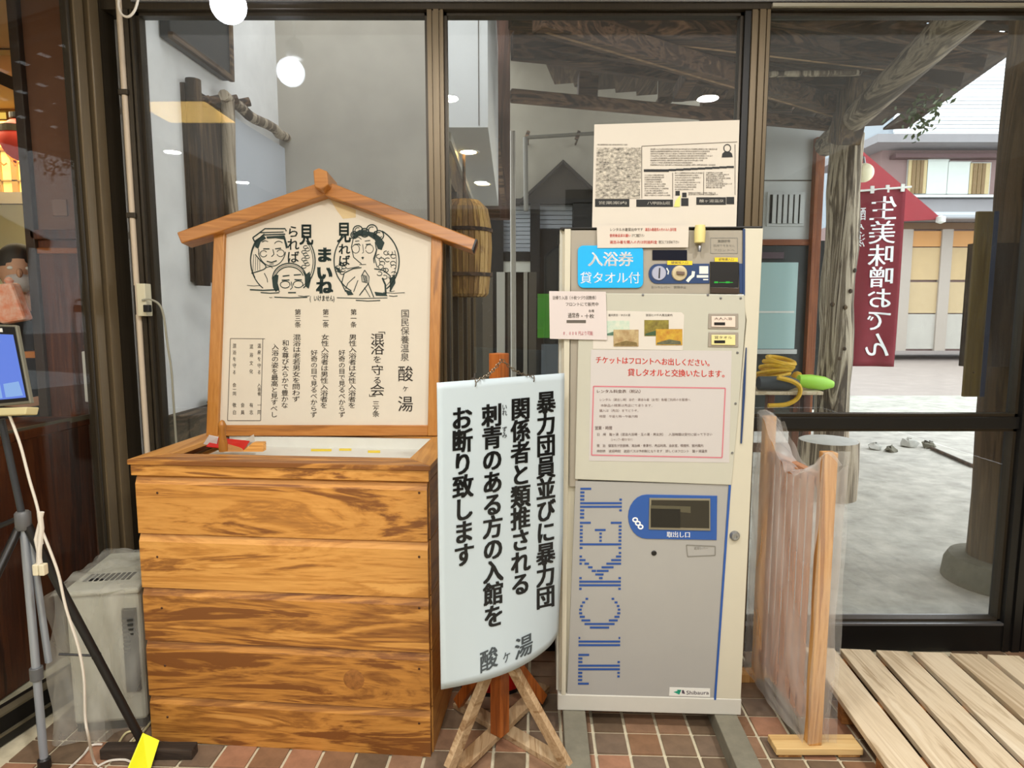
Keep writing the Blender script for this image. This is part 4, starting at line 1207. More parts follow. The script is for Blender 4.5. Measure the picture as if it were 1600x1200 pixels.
obj('ridge_block', ppoly(MB(), [(503, 304), (501, 279), (509, 275), (522, 280), (524, 300), (513, 309)], -.04, .085), M['framex'], t, bevel=.004)
obj('tan_patch', MB().add([BP.hit(*p) + BP.n * .0006 for p in [(516, 312), (527, 316), (556, 328), (556, 340), (536, 342), (527, 330)]], [tuple(range(6))]), mat('tan_tone', (212, 188, 140), .6), t, fix=False)  # flat tan patch on the panel below the ridge block
f1 = BP.f(.0015)
ink = MB()
cz = lambda x, y: f1(340 + x / 4.444, 330 + y / 4.444)
# medallion left
stroke(ink, cz, arc(455, 340, 225, 245, 150, 210, 12) + [], 8)
stroke(ink, cz, arc(455, 350, 225, 235, 128, 235, 16)[:], 7)
stroke(ink, cz, arc(450, 350, 228, 240, -52, 50, 18), 8)
stroke(ink, cz, arc(452, 350, 212, 228, -40, 48, 18), 5)
# left bather: cap, hair, face
stroke(ink, cz, [(245, 185), (330, 122), (470, 122), (478, 140)], 9); stroke(ink, cz, [(255, 212), (325, 165), (470, 160)], 9)
stroke(ink, cz, [(290, 150), (460, 145)], 7); stroke(ink, cz, [(245, 185), (258, 212)], 9)
poly(ink, cz, [(258, 212), (325, 172), (338, 190), (300, 215), (284, 262), (262, 250)])
poly(ink, cz, [(338, 176), (466, 168), (490, 250), (476, 262), (460, 196), (400, 188), (345, 192)])
stroke(ink, cz, arc(378, 262, 96, 120, 10, 165, 16), 6)
stroke(ink, cz, [(285, 262), (288, 300)], 6); stroke(ink, cz, [(310, 215), (330, 205), (352, 212)], 7, 4)
stroke(ink, cz, arc(425, 235, 30, 26, 200, 330, 8), 5); stroke(ink, cz, [(318, 262), (362, 262)], 8); stroke(ink, cz, [(400, 262), (442, 258)], 8)
stroke(ink, cz, arc(320, 296, 24, 22, 20, 330, 10), 5); stroke(ink, cz, arc(438, 292, 26, 24, 200, 520, 12), 5)
stroke(ink, cz, [(385, 265), (392, 300), (375, 316)], 6); stroke(ink, cz, [(342, 348), (375, 356), (412, 344)], 8); stroke(ink, cz, [(360, 368), (392, 366)], 4)
# shoulder and towel
stroke(ink, cz, smoothp([(262, 300, 0), (300, 345, 0), (335, 380, 0), (320, 405, 0), (235, 432, 0)], 4) and [(v.x, v.y) for v in smoothp([(262, 300, 0), (300, 345, 0), (335, 380, 0), (320, 405, 0), (235, 432, 0)], 4)], 7)
for k in range(4): stroke(ink, cz, [(252 + k * 14, 300 + k * 14), (246 + k * 16, 420 - k * 4)], 3)
stroke(ink, cz, [(335, 392), (372, 384), (384, 396)], 5); stroke(ink, cz, [(325, 430), (345, 470), (348, 495)], 5)
# second bather in front
stroke(ink, cz, arc(500, 470, 118, 108, 180, 350, 18), 8); stroke(ink, cz, arc(500, 470, 98, 84, 185, 345, 16), 7); stroke(ink, cz, arc(500, 470, 108, 96, 185, 345, 16), 3)
poly(ink, cz, [(378, 462), (404, 440), (424, 445), (418, 500), (430, 545), (404, 560), (385, 530)])
poly(ink, cz, [(590, 410), (612, 440), (640, 420), (650, 470), (634, 540), (608, 520), (606, 455)])
stroke(ink, cz, [(452, 452), (500, 446)], 8); stroke(ink, cz, [(530, 444), (580, 440)], 8)
stroke(ink, cz, [(446, 480), (500, 478)], 8); stroke(ink, cz, [(534, 476), (586, 478)], 8)
stroke(ink, cz, arc(470, 510, 34, 24, 30, 380, 12), 6); stroke(ink, cz, arc(560, 508, 34, 24, 160, 500, 12), 6)
stroke(ink, cz, [(512, 490), (520, 530), (505, 545)], 6); stroke(ink, cz, [(490, 566), (545, 566)], 9); stroke(ink, cz, arc(512, 530, 92, 60, 150, 185, 5), 6)
# water
for a_, b2, y, w in ((205, 300, 518, 4), (225, 410, 548, 9), (300, 430, 568, 7), (360, 380, 600, 4), (395, 625, 600, 7), (560, 640, 590, 4), (830, 1180, 604, 5), (960, 1130, 622, 6), (1150, 1300, 568, 4), (1190, 1250, 590, 5), (1190, 1230, 556, 3)):
    stroke(ink, cz, [(a_, y - 3), ((a_ + b2) / 2, y + 2), (b2, y - 2)], w)
# leaves at the right of the left medallion
for k in range(9):
    x = 612 + 14 * math.sin(k * 2.1); y = 250 + k * 17
    stroke(ink, cz, arc(x, y, 16, 11, 0, 320, 8), 5)
# right medallion with woman
stroke(ink, cz, arc(1035, 345, 226, 236, 118, 232, 22), 8); stroke(ink, cz, arc(1035, 350, 226, 240, -62, 52, 22), 9)
stroke(ink, cz, arc(1030, 350, 212, 226, -20, 48, 14), 4)
for (x, y, r) in ((975, 135, 34), (1072, 132, 38), (1022, 150, 30), (1120, 168, 34), (950, 165, 24)):
    stroke(ink, cz, arc(x, y, r, r, 0, 360, 14), 8); stroke(ink, cz, arc(x, y, r * .6, r * .6, 20, 300, 10), 6)
poly(ink, cz, [(940, 160), (985, 130), (1040, 140), (1090, 150), (1130, 180), (1160, 220), (1140, 270), (1112, 262), (1092, 200), (1050, 172), (985, 172), (945, 185)])
stroke(ink, cz, [(945, 180), (930, 250), (945, 320), (985, 355), (1000, 366)], 6)
stroke(ink, cz, [(1095, 215), (1104, 270), (1084, 330), (1088, 360)], 7)
stroke(ink, cz, [(1108, 262), (1092, 330), (1110, 390)], 6); stroke(ink, cz, [(925, 190), (980, 180), (1000, 196)], 5)
stroke(ink, cz, [(955, 210), (985, 206)], 5); stroke(ink, cz, [(1022, 208), (1060, 204)], 5)
stroke(ink, cz, [(950, 232), (984, 228), (990, 240)], 7); stroke(ink, cz, [(1030, 232), (1064, 228)], 7)
stroke(ink, cz, arc(960, 262, 26, 30, 200, 540, 12), 4); stroke(ink, cz, arc(1055, 262, 28, 30, 180, 520, 12), 4)
stroke(ink, cz, [(1008, 230), (1014, 285), (1004, 292)], 4)
poly(ink, cz, [(998, 322), (1008, 316), (1018, 322), (1008, 336)]); stroke(ink, cz, [(985, 372), (1032, 370)], 4)
# shoulders, arms, folded hands
stroke(ink, cz, [(1000, 392), (940, 400), (880, 430), (862, 500), (890, 560)], 7); stroke(ink, cz, [(1088, 400), (1150, 410), (1200, 450), (1200, 560)], 8)
stroke(ink, cz, [(955, 455), (905, 500), (890, 540)], 5); stroke(ink, cz, [(1145, 465), (1165, 510), (1168, 575)], 12)
stroke(ink, cz, [(1022, 410), (1000, 450), (1005, 490), (1050, 500), (1052, 455), (1022, 410)], 6)
for k in range(5): stroke(ink, cz, [(1008 + k * 7, 440 + 2 * k), (1018 + k * 6, 492)], 4)
stroke(ink, cz, [(1050, 500), (985, 585)], 7); stroke(ink, cz, [(1045, 500), (1085, 598)], 7); stroke(ink, cz, [(1020, 530), (1060, 598)], 5); stroke(ink, cz, [(975, 480), (945, 560)], 5)
poly(ink, cz, [(885, 545), (930, 558), (945, 580), (905, 585)]); poly(ink, cz, [(1090, 560), (1170, 570), (1180, 590), (1100, 588)])
stroke(ink, cz, [(870, 360), (900, 400), (985, 385)], 5)
for k in range(16):
    x = 1160 + 52 * math.sin(k * 1.9) + 12; y = 290 + (k % 8) * 24
    stroke(ink, cz, arc(x, y, 18, 14, k * 40, k * 40 + 280, 8), 5)
for k in range(8):
    stroke(ink, cz, arc(858 + 24 * math.sin(k * 2.2), 370 + (k % 4) * 20, 15, 10, 0, 300, 8), 5)
poly(ink, cz, [(1195, 470), (1232, 440), (1235, 500), (1200, 560)]); poly(ink, cz, [(820, 385), (850, 400), (860, 430), (836, 425)])
# headline characters
put_char(ink, '見', cz, 617, 165, 95, 150, .03); put_char(ink, '見', cz, 878, 150, 95, 145, .03)
column(ink, 'られば', cz, 525, 100, 365, 84, .015)
column(ink, 'れば', cz, 880, 225, 385, 80, .02)
for ch, y in (('ま', 305), ('い', 430), ('ね', 525)): put_char(ink, ch, cz, 742, y, 112, 108, .06)
line(ink, '(いけません)', cz, 640, 832, 606, 44, .02, y1=606)
print_on(t, 'drawing', ink, M['inkg'], 'dark line drawing of bathers in two medallions')
tx = MB(); gx = lambda x, y: f1(340 + x / 4.444, 470 + y / 4.444)
column(tx, '国民保養温泉', gx, 1303, 60, 422, 60, 0, x1=1300)
for ch, y, w in (('酸', 508, 112), ('ヶ', 606, 50), ('湯', 718, 112)): put_char(tx, ch, gx, 1305, y, w * .95, w, .008)
put_char(tx, '「', gx, 1128, 208, 70, 50, .01, rot=-math.pi / 2)
for ch, y, w in (('混', 268, 96), ('浴', 336, 96), ('を', 408, 62), ('守', 482, 86), ('る', 552, 62), ('会', 620, 100)): put_char(tx, ch, gx, 1110, y, w, w * .86, .012)
put_char(tx, '」', gx, 1085, 672, 70, 50, .01, rot=-math.pi / 2)
for ch, y in (('三', 716), ('ヶ', 748), ('条', 786)): put_char(tx, ch, gx, 1100, y, 50, 44, .01)
column(tx, '第一条', gx, 945, 58, 188, 44, .01); column(tx, '男性入浴者は女性入浴者を', gx, 940, 232, 748, 54, .008, x1=933)
column(tx, '好奇の目で見るべからず', gx, 864, 340, 812, 48, .006)
column(tx, '第二条', gx, 752, 58, 188, 44, .01); column(tx, '女性入浴者は男性入浴者を', gx, 748, 232, 748, 54, .008, x1=738)
column(tx, '好奇の目で見るべからず', gx, 672, 340, 812, 48, .006, x1=668)
column(tx, '第三条', gx, 558, 58, 188, 44, .01); column(tx, '混浴は老若男女を問わず', gx, 552, 232, 704, 56, .008, x1=545)
column(tx, '和を尊び大らかで豊かな', gx, 474, 272, 748, 50, .006, x1=466); column(tx, '入浴の姿を最高と見すべし', gx, 402, 298, 812, 50, .008, x1=392)
print_on(t, 'lettering', tx, mat('board_ink', (58, 52, 46), .7))
sm = MB()
for x, parts in ((290, ('温泉を守る', '入浴者', '一同')), (235, ('混浴文化', '', '有志')), (175, ('', '', '会員')), (118, ('混浴を守る', '会一同', '敬白'))):
    for s_, (a_, b2) in zip(parts, ((290, 520), (570, 660), (700, 800))):
        if s_: column(sm, s_, gx, x, a_, b2, 26, .01, 1)
for a_, b2 in (((90, 262), (330, 264)), ((315, 264), (300, 830)), ((90, 262), (70, 830)), ((70, 832), (300, 832))): stroke(sm, gx, [a_, b2], 4)
print_on(t, 'small_lettering', sm, M['grey_ink'])

# ================================================================== hanging plastic sign on post stand
yaw = math.radians(36.7)
HL = on_y(683, 598, 1.74)
su = Vector((math.cos(yaw), math.sin(yaw), 0))
HPl = Plane(HL, su)
TLp, TRp, BLp, BRp = [HPl.hit(*p) for p in ((683, 598), (882, 583), (688, 1078), (881, 992))]
Wd = (TRp - TLp).dot(su); HT = (TLp.z - BLp.z + TRp.z - BRp.z) / 2; zt_ = (TLp.z + TRp.z) / 2
x_off = .0


def sheet(s, v, off=0.0):
    a = s * Wd
    zz = TLp.z + (TRp.z - TLp.z) * s
    zb_ = BLp.z + (BRp.z - BLp.z) * s
    bulge = .042 * math.sin(math.pi * min(1, s * 1.0)) * max(0, (v - .35) / .65) ** 2.2
    curl = -.02 * max(0, (s - .8) / .2) ** 2 * max(0, (v - .6) / .4)
    p = HPl.p + su * a + HPl.n * (bulge + curl + off)
    p.z = zz + (zb_ - zz) * v - .010 * math.sin(math.pi * s) * max(0, v - .5) * 2
    return p


t = thing('hanging_plastic_sign', sheet(.5, 1), 'white plastic sheet with bold black vertical Japanese lettering, hung on a wooden post', 'sign')
obj('sheet', MB().grid(sheet, 24, 40), mat('white_sheet', (192, 206, 213), .35, 0, .02, 3), t, smooth=True, solid=-.0025, fix=False)
# text in image pixels projected on to the unbent plane -> (s, v)


def px2s(x, y):
    s = v = .5
    p = HPl.hit(x, y)
    for _ in range(3):
        s = (p - HPl.p).dot(su) / Wd
        zz = TLp.z + (TRp.z - TLp.z) * s; zb_ = BLp.z + (BRp.z - BLp.z) * s
        v = (p.z - zz) / (zb_ - zz)
        q = sheet(max(0, min(1, s)), max(0, v)); d = ray(x, y)
        nrm = (q - HPl.p).dot(HPl.n)
        tt = (HPl.p + HPl.n * nrm - ORG).dot(HPl.n) / d.dot(HPl.n); p = ORG + d * tt
        p = p + Vector((0, 0, .010 * math.sin(math.pi * max(0, min(1, s))) * max(0, v - .5) * 2))
    return s, v


fs_ = lambda x, y: sheet(*px2s(x, y), off=.0016)
b_ = MB()


def scol(s_, xa, ya, xb, yb, w, slope=-.08):
    n = len(s_)
    for i, ch in enumerate(s_):
        q = (i + .5) / n; cx, cy = xa + (xb - xa) * q, ya + (yb - ya) * q
        put_char(b_, ch, fs_, cx, cy, w, (yb - ya) / n * 1.04, .040, 3, 0, False, shear=.08 + .25 * max(0, (cy - 600) / 600))


scol('暴力団員並びに暴力団', 853, 612, 852, 950, 29)
scol('関係者と類推される', 813, 622, 813, 930, 30)
scol('刺青のある方の入館を', 768, 632, 771, 980, 31)
scol('お断り致します', 721, 636, 725, 885, 32)
put_char(b_, 'い', fs_, 788, 636, 8, 10, .02); put_char(b_, 'れ', fs_, 788, 645, 8, 10, .02)
put_char(b_, 'ず', fs_, 788, 671, 8, 10, .02); put_char(b_, 'み', fs_, 788, 680, 8, 10, .02)
print_on(t, 'lettering', b_, M['ink'], 'bold black lettering')
b_ = MB()
put_char(b_, '酸', fs_, 763, 1030, 28, 34, .022, shear=.45); put_char(b_, 'ヶ', fs_, 791, 1024, 14, 22, .022, shear=.45); put_char(b_, '湯', fs_, 818, 1010, 28, 34, .022, shear=.45)
print_on(t, 'logo_lettering', b_, mat('soft_ink', (70, 78, 82), .7), 'grey brush-style lettering')
# chain
ch_m = mat('chain_steel', (110, 100, 84), .4, .7)
ca = sheet(.27, .004); cb_ = sheet(.73, .004)
PS = Vector((0, 0, 0))
ptop = on_y(783, 556, (ca.y + cb_.y) / 2 + .065)
mid = on_y(784, 562, (ca.y + cb_.y) / 2 + .0)
t4 = thing('hanging_chain', mid, 'thin metal chain holding the white plastic sign to the top of the orange post', 'chain')
b_ = MB()
for p, q in ((ca, mid), (mid, cb_)):
    n = 13
    for i in range(n):
        a_ = p.lerp(q, i / n); e_ = p.lerp(q, (i + 1.25) / n); sag = Vector((0, 0, -.012 * math.sin(math.pi * (i + .5) / n)))
        c_ = (a_ + e_) / 2 + sag; d = (e_ - a_).normalized(); s_ = d.cross(Vector((0, 0, 1)) if i % 2 else HPl.n).normalized()
        L_ = (e_ - a_).length / 2
        pts = [c_ + d * L_ * math.cos(k / 8 * 2 * math.pi) + s_ * .0045 * math.sin(k / 8 * 2 * math.pi) for k in range(8)]
        b_.tube(pts, .0014, 4, closed=True)
obj('links', b_, ch_m, t4, kind='stuff')
for p in (ca, cb_): obj('ring', MB().tube([p + HPl.n * .004 * math.cos(k) + Vector((0, 0, -.006 + .009 * math.sin(k))) for k in [i * 2 * math.pi / 8 for i in range(8)]], .0016, 5, closed=True), ch_m, t4)
# stand
pY = ptop.y + .03
gp0 = on_z(783, 1150, .03)
pY = gp0.y
pw = .044
pc = Vector((on_y(780, 700, pY).x, pY, 0))
ztp = on_y(780, 553, pY - .03).z
t5 = thing('post_stand', (pc.x, pc.y, 0), 'orange-stained wooden post on a raw timber cross base behind the white plastic sign', 'stand')
ra = math.radians(52)
cu_, su_ = Vector((math.cos(ra), math.sin(ra), 0)), Vector((-math.sin(ra), math.cos(ra), 0))
h = pw / 2
obj('post', MB().prism([pc + cu_ * h * a_ + su_ * h * b2 + Vector((0, 0, .042)) for a_, b2 in ((-1, -1), (1, -1), (1, 1), (-1, 1))], (0, 0, ztp - .042)), M['post'], t5, bevel=.002)


def plank(name, p, q, w, th, z, m_):
    p = Vector((p.x, p.y, z + th / 2)); q = Vector((q.x, q.y, z + th / 2))
    return obj(name, MB().beam(p, q, w, th), m_, t5, bevel=.002)


e1_ = on_z(716, 1102, .0); e2_ = on_z(910, 1215, .0); e3_ = on_z(850, 1085, .0); e4_ = on_z(715, 1215, .0)
rawd = wood('raw_diag_wood', (208, 186, 152), (140, 108, 72), 'y', 1.0, .7, (182, 154, 118), .6, perobj=.2)
plank('foot_board', e1_, e2_, .05, .02, 0.0, rawd)
plank('foot_board', e3_, e4_, .05, .02, 0.021, rawd)
bt = pc + Vector((0, 0, .33))
for (px, py, zz, m_) in ((702, 1200, .045, rawd), (888, 1200, .045, rawd), (848, 1092, .045, M['post']), (716, 1098, .045, M['post'])):
    e_ = on_z(px, py, zz); d = (e_ - pc); d.z = 0; d.normalize()
    obj('brace', MB().beam(e_, bt + d * .012, .022, .036, (0, 0, 1)), m_, t5, bevel=.002)
# red thing behind: a red bucket
q = on_z(757, 1092, 0)
qc = Vector((-.078, q.y + .085, 0))
t6 = thing('red_tub', qc, 'low oval red plastic tub on the tiles behind the post stand', 'tub')


def oval(r_, h_, a0=0, n=28):
    return [(qc.x + .135 * r_ * math.cos(2 * math.pi * i / n), qc.y + .085 * r_ * math.sin(2 * math.pi * i / n), h_) for i in range(n)]


rings = [oval(.88, .016), oval(.9, .02), oval(1.0, .17), oval(1.06, .175), oval(1.06, .185), oval(.96, .18), oval(.84, .03)]
vs = [v for rg in rings for v in rg]; n = 28; fs = []
for i in range(len(rings) - 1):
    for j in range(n): fs.append((i * n + j, i * n + (j + 1) % n, (i + 1) * n + (j + 1) % n, (i + 1) * n + j))
fs += [tuple(range(n - 1, -1, -1)), tuple(range(6 * n, 7 * n))]
obj('tub_wall', MB().add(vs, fs), M['red'], t6, smooth=True)
obj('base_ring', MB().prism(oval(.86, 0), (0, 0, .016)), M['black'], t6)
# ================================================================== ticket machine
z0m = .062
ML = on_z(871, 1108, z0m); MR = on_z(1157, 1116, z0m)
MP = Plane(ML, MR - ML)
MP.p = ML
MWd = (MR - ML).length
mtop = (MP.hit(880, 356).z + MP.hit(1190, 353).z) / 2
MDp = .46
t = thing('ticket_machine', (ML + MR) / 2, 'cream and grey ticket vending machine standing on two grey runners', 'ticket machine')
mi = -MP.n


def mw(a, z, d=0.0): return MP.p + MP.u * a + Vector((0, 0, z - z0m)) + mi * d


def mbox(mb, a0, a1, z0, z1, dd0, dd1):
    return mb.prism([mw(a0, z0, dd0), mw(a1, z0, dd0), mw(a1, z1, dd0), mw(a0, z1, dd0)], mi * (dd1 - dd0))


zpl = MP.hit(1010, 1087).z
obj('cabinet', mbox(MB(), .004, MWd - .002, zpl, mtop - .006, .012, MDp), M['cream'], t, bevel=.004)
obj('plinth', mbox(MB(), 0, MWd, z0m, zpl, -.006, MDp - .01), mat('plinth_white', (206, 204, 194), .45, 0, .08, 6), t, bevel=.003)
obj('top_cap', mbox(MB(), -.004, MWd + .004, mtop - .006, mtop, -.004, MDp), M['black'], t, bevel=.002)


def mpoly(mb, pts, o0, o1): return ppoly(mb, pts, o0, o1, MP)


obj('side_strip', mpoly(MB(), [(877, 1085), (884, 1085), (892, 358), (882, 358)], -.012, .006), M['cream'], t, bevel=.002)
# right cream strip with slanted edge (widens downwards)
obj('side_strip', mpoly(MB(), [(1117, 1092), (1157, 1092), (1192, 357), (1162, 357), (1160, 470), (1166, 500), (1155, 620), (1140, 760)], -.012, .004), M['cream'], t, bevel=.002)
obj('blue_line', mpoly(MB(), [(1115, 1092), (1118, 1092), (1141.5, 757), (1138, 757)], -.011, .0065), M['blue'], t)
obj('blue_line', mpoly(MB(), [(1159.5, 462), (1163, 462), (1163.5, 358), (1160, 358)], -.011, .0068), M['blued'], t)
obj('blue_line', mpoly(MB(), [(1156, 692), (1158, 692), (1163, 615), (1165.5, 543), (1164.5, 543), (1160, 600)], -.011, .0092), M['blued'], t)
obj('upper_panel', mpoly(MB(), [(892, 459), (1162, 459), (1162, 360), (892, 360)], -.012, .002), M['mgreyd'], t)
obj('side_panel', mpoly(MB(), [(890, 760), (903, 760), (906, 459), (892, 459)], -.012, .001), M['mgreyd'], t)
obj('middle_panel', mpoly(MB(), [(898, 748), (1142, 757), (1153, 640), (1164, 500), (1162, 460), (905, 458)], -.012, .008), M['mpanel'], t, bevel=.002)
obj('lower_door', mpoly(MB(), [(886, 1085), (1116, 1092), (1140, 757), (899, 751)], -.012, .003), M['mgrey'], t, bevel=.001)
obj('cabinet_seam', mpoly(MB(), [(886, 1087), (1155, 1094), (1155, 1092), (886, 1085)], -.012, .005), M['grey_ink'], t)
# white edge strip on the left of the machine
obj('left_edge_strip', mbox(MB(), -.004, .004, zpl, mtop - .004, .02, .05), mat('edge_white', (200, 200, 188), .4), t)
# payout window
cyv = [(1010, 772)] + [(1120, 774), (1119, 843), (1010, 841)]
bl = [(1120, 774), (1119, 843)] + [(1010 + 29 * math.cos(math.radians(a_)), 806.5 + 34.5 * math.sin(math.radians(a_))) for a_ in range(90, 271, 15)]
obj('payout_surround', mpoly(MB(), bl, .003, .006), M['blue'], t, bevel=.001)
obj('payout_frame', mpoly(MB(), [(1013, 826), (1109, 828), (1109, 778), (1014, 777)], .005, .009), mat('payout_grey', (130, 124, 104), .4), t, bevel=.001)
obj('payout_opening', mpoly(MB(), [(1016, 822), (1107, 824), (1107, 781), (1017, 780)], .008, .0096), mat('smoked_window', (34, 30, 22), .12), t)
obj('payout_flap', mpoly(MB(), [(1016, 822), (1062, 823), (1062, 794), (1016, 793)], .0096, .011), mat('flap_dark', (12, 11, 9), .3), t)
obj('payout_ledge', mpoly(MB(), [(1016, 794), (1078, 800), (1078, 790), (1016, 788)], .0096, .0105), mat('flap_grey', (82, 78, 60), .3), t)
b_ = MB(); fm = MP.f(.0075)
line(b_, '取出し口', fm, 1041, 1078, 834, 9.5, .03, 3, y1=834.5)
for k in range(3):
    stroke(b_, fm, arc(992 + k * 4.2, 811 + k * 5.5, 3.6, 3.0, 0, 360, 10), 2.2)
print_on(t, 'lettering', b_, M['white_ink'])
c = MP.hit(1021.5, 863.5) + MP.n * .003
obj('key_hole', MB().lathe([(.0085, 0), (.0085, .002), (.0065, .0035), (.001, .0035)], c, 16, MP.n), M['black'], t)
c = MP.hit(1147, 836) + MP.n * .004
obj('door_lock', MB().lathe([(.016, 0), (.016, .006), (.011, .012), (.006, .012), (.005, .009), (.001, .009)], c, 20, MP.n), M['steel'], t, smooth=True)
b_ = MB()
for a_, b2 in (((1072, 851), (1117, 853)), ((1117, 853), (1117, 867)), ((1117, 867), (1074, 869)), ((1074, 869), (1072, 851))): stroke(b_, MP.f(.0042), [a_, b2], 1.6)
line(b_, '返却レバー', MP.f(.0042), 1084, 1106, 856, 5, .0, 1)
print_on(t, 'outline_label', b_, mat('soft_grey_ink', (128, 126, 118), .7))
# screws
for px, py in ((1004, 461), (1105, 461), (1156, 466), (1151, 551), (1148, 630), (1143, 707), (1125, 466)):
    c = MP.hit(px, py) + MP.n * .008
    obj('screw', MB().lathe([(.0042, 0), (.0036, .002), (.0005, .0022)], c, 8, MP.n), M['steel'], t)
# striped TICKET wordmark, reading upwards
fT = MP.f(.0044)
XL, XR = 903.0, 968.0


def toshape(ch):
    """list of polygons in (a: along the word, b: 0 foot .. 1 head)"""
    I = [[(.28, 0), (.72, 0), (.72, 1), (.28, 1)], [(.1, 0), (.9, 0), (.9, .04), (.1, .04)], [(.1, .96), (.9, .96), (.9, 1), (.1, 1)]]
    if ch == 'I': return I
    if ch == 'T': return [[(.40, 0), (.62, 0), (.62, 1), (.40, 1)], [(.25, 0), (.75, 0), (.75, .06), (.25, .06)], [(0, .9), (1, .9), (1, 1), (0, 1)], [(0, .74), (.05, .74), (.05, 1), (0, 1)], [(.95, .74), (1, .74), (1, 1), (.95, 1)]]
    if ch == 'E': return [[(.12, 0), (.32, 0), (.32, 1), (.12, 1)], [(0, 0), (1, 0), (1, .07), (0, .07)], [(0, .93), (1, .93), (1, 1), (0, 1)], [(.3, .47), (.75, .47), (.75, .53), (.3, .53)], [(.95, 0), (1, 0), (1, .26), (.95, .26)], [(.95, .74), (1, .74), (1, 1), (.95, 1)], [(.7, .38), (.75, .38), (.75, .64), (.7, .64)]]
    if ch == 'K': return [[(.08, 0), (.26, 0), (.26, 1), (.08, 1)], [(0, 0), (.36, 0), (.36, .06), (0, .06)], [(0, .94), (.36, .94), (.36, 1), (0, 1)], [(.26, .44), (.36, .44), (.9, .95), (.78, .95)], [(.36, .52), (.50, .62), (.95, .05), (.72, .05)], [(.62, 0), (1.0, 0), (1.0, .06), (.62, .06)], [(.68, .94), (.98, .94), (.98, 1), (.68, 1)]]
    if ch == 'C':
        n = 22; o = []
        for i in range(n):
            a0 = math.radians(38 + (322 - 38) * i / n); a1 = math.radians(38 + (322 - 38) * (i + 1) / n)
            r0, r1 = .5, .5
            th = lambda a: .06 + .15 * max(0, -math.cos(a))
            P_ = lambda a, r: (.52 + (r) * math.cos(a) * 1.0, .5 + .5 * math.sin(a) * (r / .5))
            o.append([P_(a0, .5), P_(a1, .5), P_(a1, .5 - th(a1)), P_(a0, .5 - th(a0))])
        return o + [[(.88, .74), (.93, .74), (.93, .96), (.88, .96)]]


letters = [('T', 1068, 1021), ('I', 1015, 989), ('C', 984, 928), ('K', 924, 862), ('E', 858, 815), ('T', 812, 762)]
b_ = MB(); period = 5.6
for ch, ya, yb in letters:
    polys = toshape(ch)
    y = yb + 1.2
    while y < ya:
        at = (ya - y) / (ya - yb)                 # position along the letter
        spans = []
        for pg in polys:
            xs = []
            for i in range(len(pg)):
                (a0, b0), (a1, b1) = pg[i], pg[(i + 1) % len(pg)]
                if (a0 - at) * (a1 - at) < 0: xs.append(b0 + (b1 - b0) * (at - a0) / (a1 - a0))
            if len(xs) >= 2: spans.append((min(xs), max(xs)))
        spans.sort(); mg = []
        for s_ in spans:
            if mg and s_[0] <= mg[-1][1] + .01: mg[-1] = (mg[-1][0], max(mg[-1][1], s_[1]))
            else: mg.append(s_)
        for s0, s1 in mg:
            xa = XR - s1 * (XR - XL); xb = XR - s0 * (XR - XL)
            tl = (1068 - y) * .012
            rect(b_, fT, xa + tl, y - 1.6, xb + tl, y + 1.6)
        y += period
print_on(t, 'ticket_lettering', b_, mat('wordmark_blue', (36, 78, 150), .5), 'blue striped lettering reading upwards')
# maker label
obj('maker_label', mpoly(MB(), [(1045, 1086), (1109, 1088), (1109, 1075), (1046, 1073)], .003, .0042), M['white'], t)
b_ = MB(); poly(b_, MP.f(.0048), [(1052, 1080), (1062, 1077), (1064, 1077), (1061, 1084)]); poly(b_, MP.f(.0048), [(1057, 1076.5), (1064, 1076.5), (1061, 1081)])
print_on(t, 'maker_emblem', b_, mat('teal_ink', (28, 150, 120), .6), 'teal triangle emblem')
b_ = MB(); poly(b_, MP.f(.0048), [(1065, 1077), (1068, 1077), (1070, 1083), (1065, 1082)]); latin(b_, 'Shibaura', MP.f(.0048), 1072, 1107, 1078, 1084, .01)
print_on(t, 'maker_lettering', b_, mat('plum_ink', (84, 72, 84), .7))
# upper console
obj('display_window', mpoly(MB(), [(1019, 406.5), (1073, 407), (1073, 391), (1019, 391)], .002, .0045), mat('dark_display', (26, 30, 42), .15), t)
ob = [(1108, 414)] + [(1108, 443)] + [(1026 + 13 * math.cos(math.radians(a_)), 428 + 15.5 * math.sin(math.radians(a_))) for a_ in range(90, 271, 18)]
obj('coin_panel', mpoly(MB(), [(1108, 412), (1108, 443)] + ob[2:], .002, .005), M['blued'], t, bevel=.001)
obj('coin_panel_end', mpoly(MB(), [(1155, 458), (1161, 458), (1162, 412), (1154, 412)], .002, .005), M['blued'], t)
c = MP.hit(1029, 427) + MP.n * .005
obj('coin_slot_disc', MB().lathe([(.0225, 0), (.021, .004), (.001, .004)], c, 24, MP.n), mat('disc_lilac', (172, 176, 196), .35, .2), t, smooth=True)
obj('coin_slot', MB().prism([MP.hit(*p) + MP.n * .0092 for p in ((1028, 435), (1030, 435), (1031, 419), (1029, 419))], MP.n * .0005), M['black'], t)
c = MP.hit(1061, 427) + MP.n * .005
obj('return_disc', MB().lathe([(.024, 0), (.022, .005), (.015, .006), (.001, .004)], c, 24, MP.n), mat('disc_beige', (200, 186, 150), .35, .2), t, smooth=True)
obj('return_lever', MB().prism([MP.hit(*p) + MP.n * .011 for p in ((1056, 429), (1068, 430), (1068, 425), (1056, 424))], MP.n * .006), mat('lever_brown', (110, 92, 80), .4), t, bevel=.001)
b_ = MB(); stroke(b_, MP.f(.0056), [(1073, 440), (1078, 434), (1082, 431), (1083, 424)], 5); rect(b_, MP.f(.0056), 1092, 416, 1106, 428); rect(b_, MP.f(.0056), 1088, 430, 1106, 434); rect(b_, MP.f(.0056), 1098, 436, 1106, 438)
stroke(b_, MP.f(.0056), [(1041, 419), (1044, 424), (1043, 429)], 2)
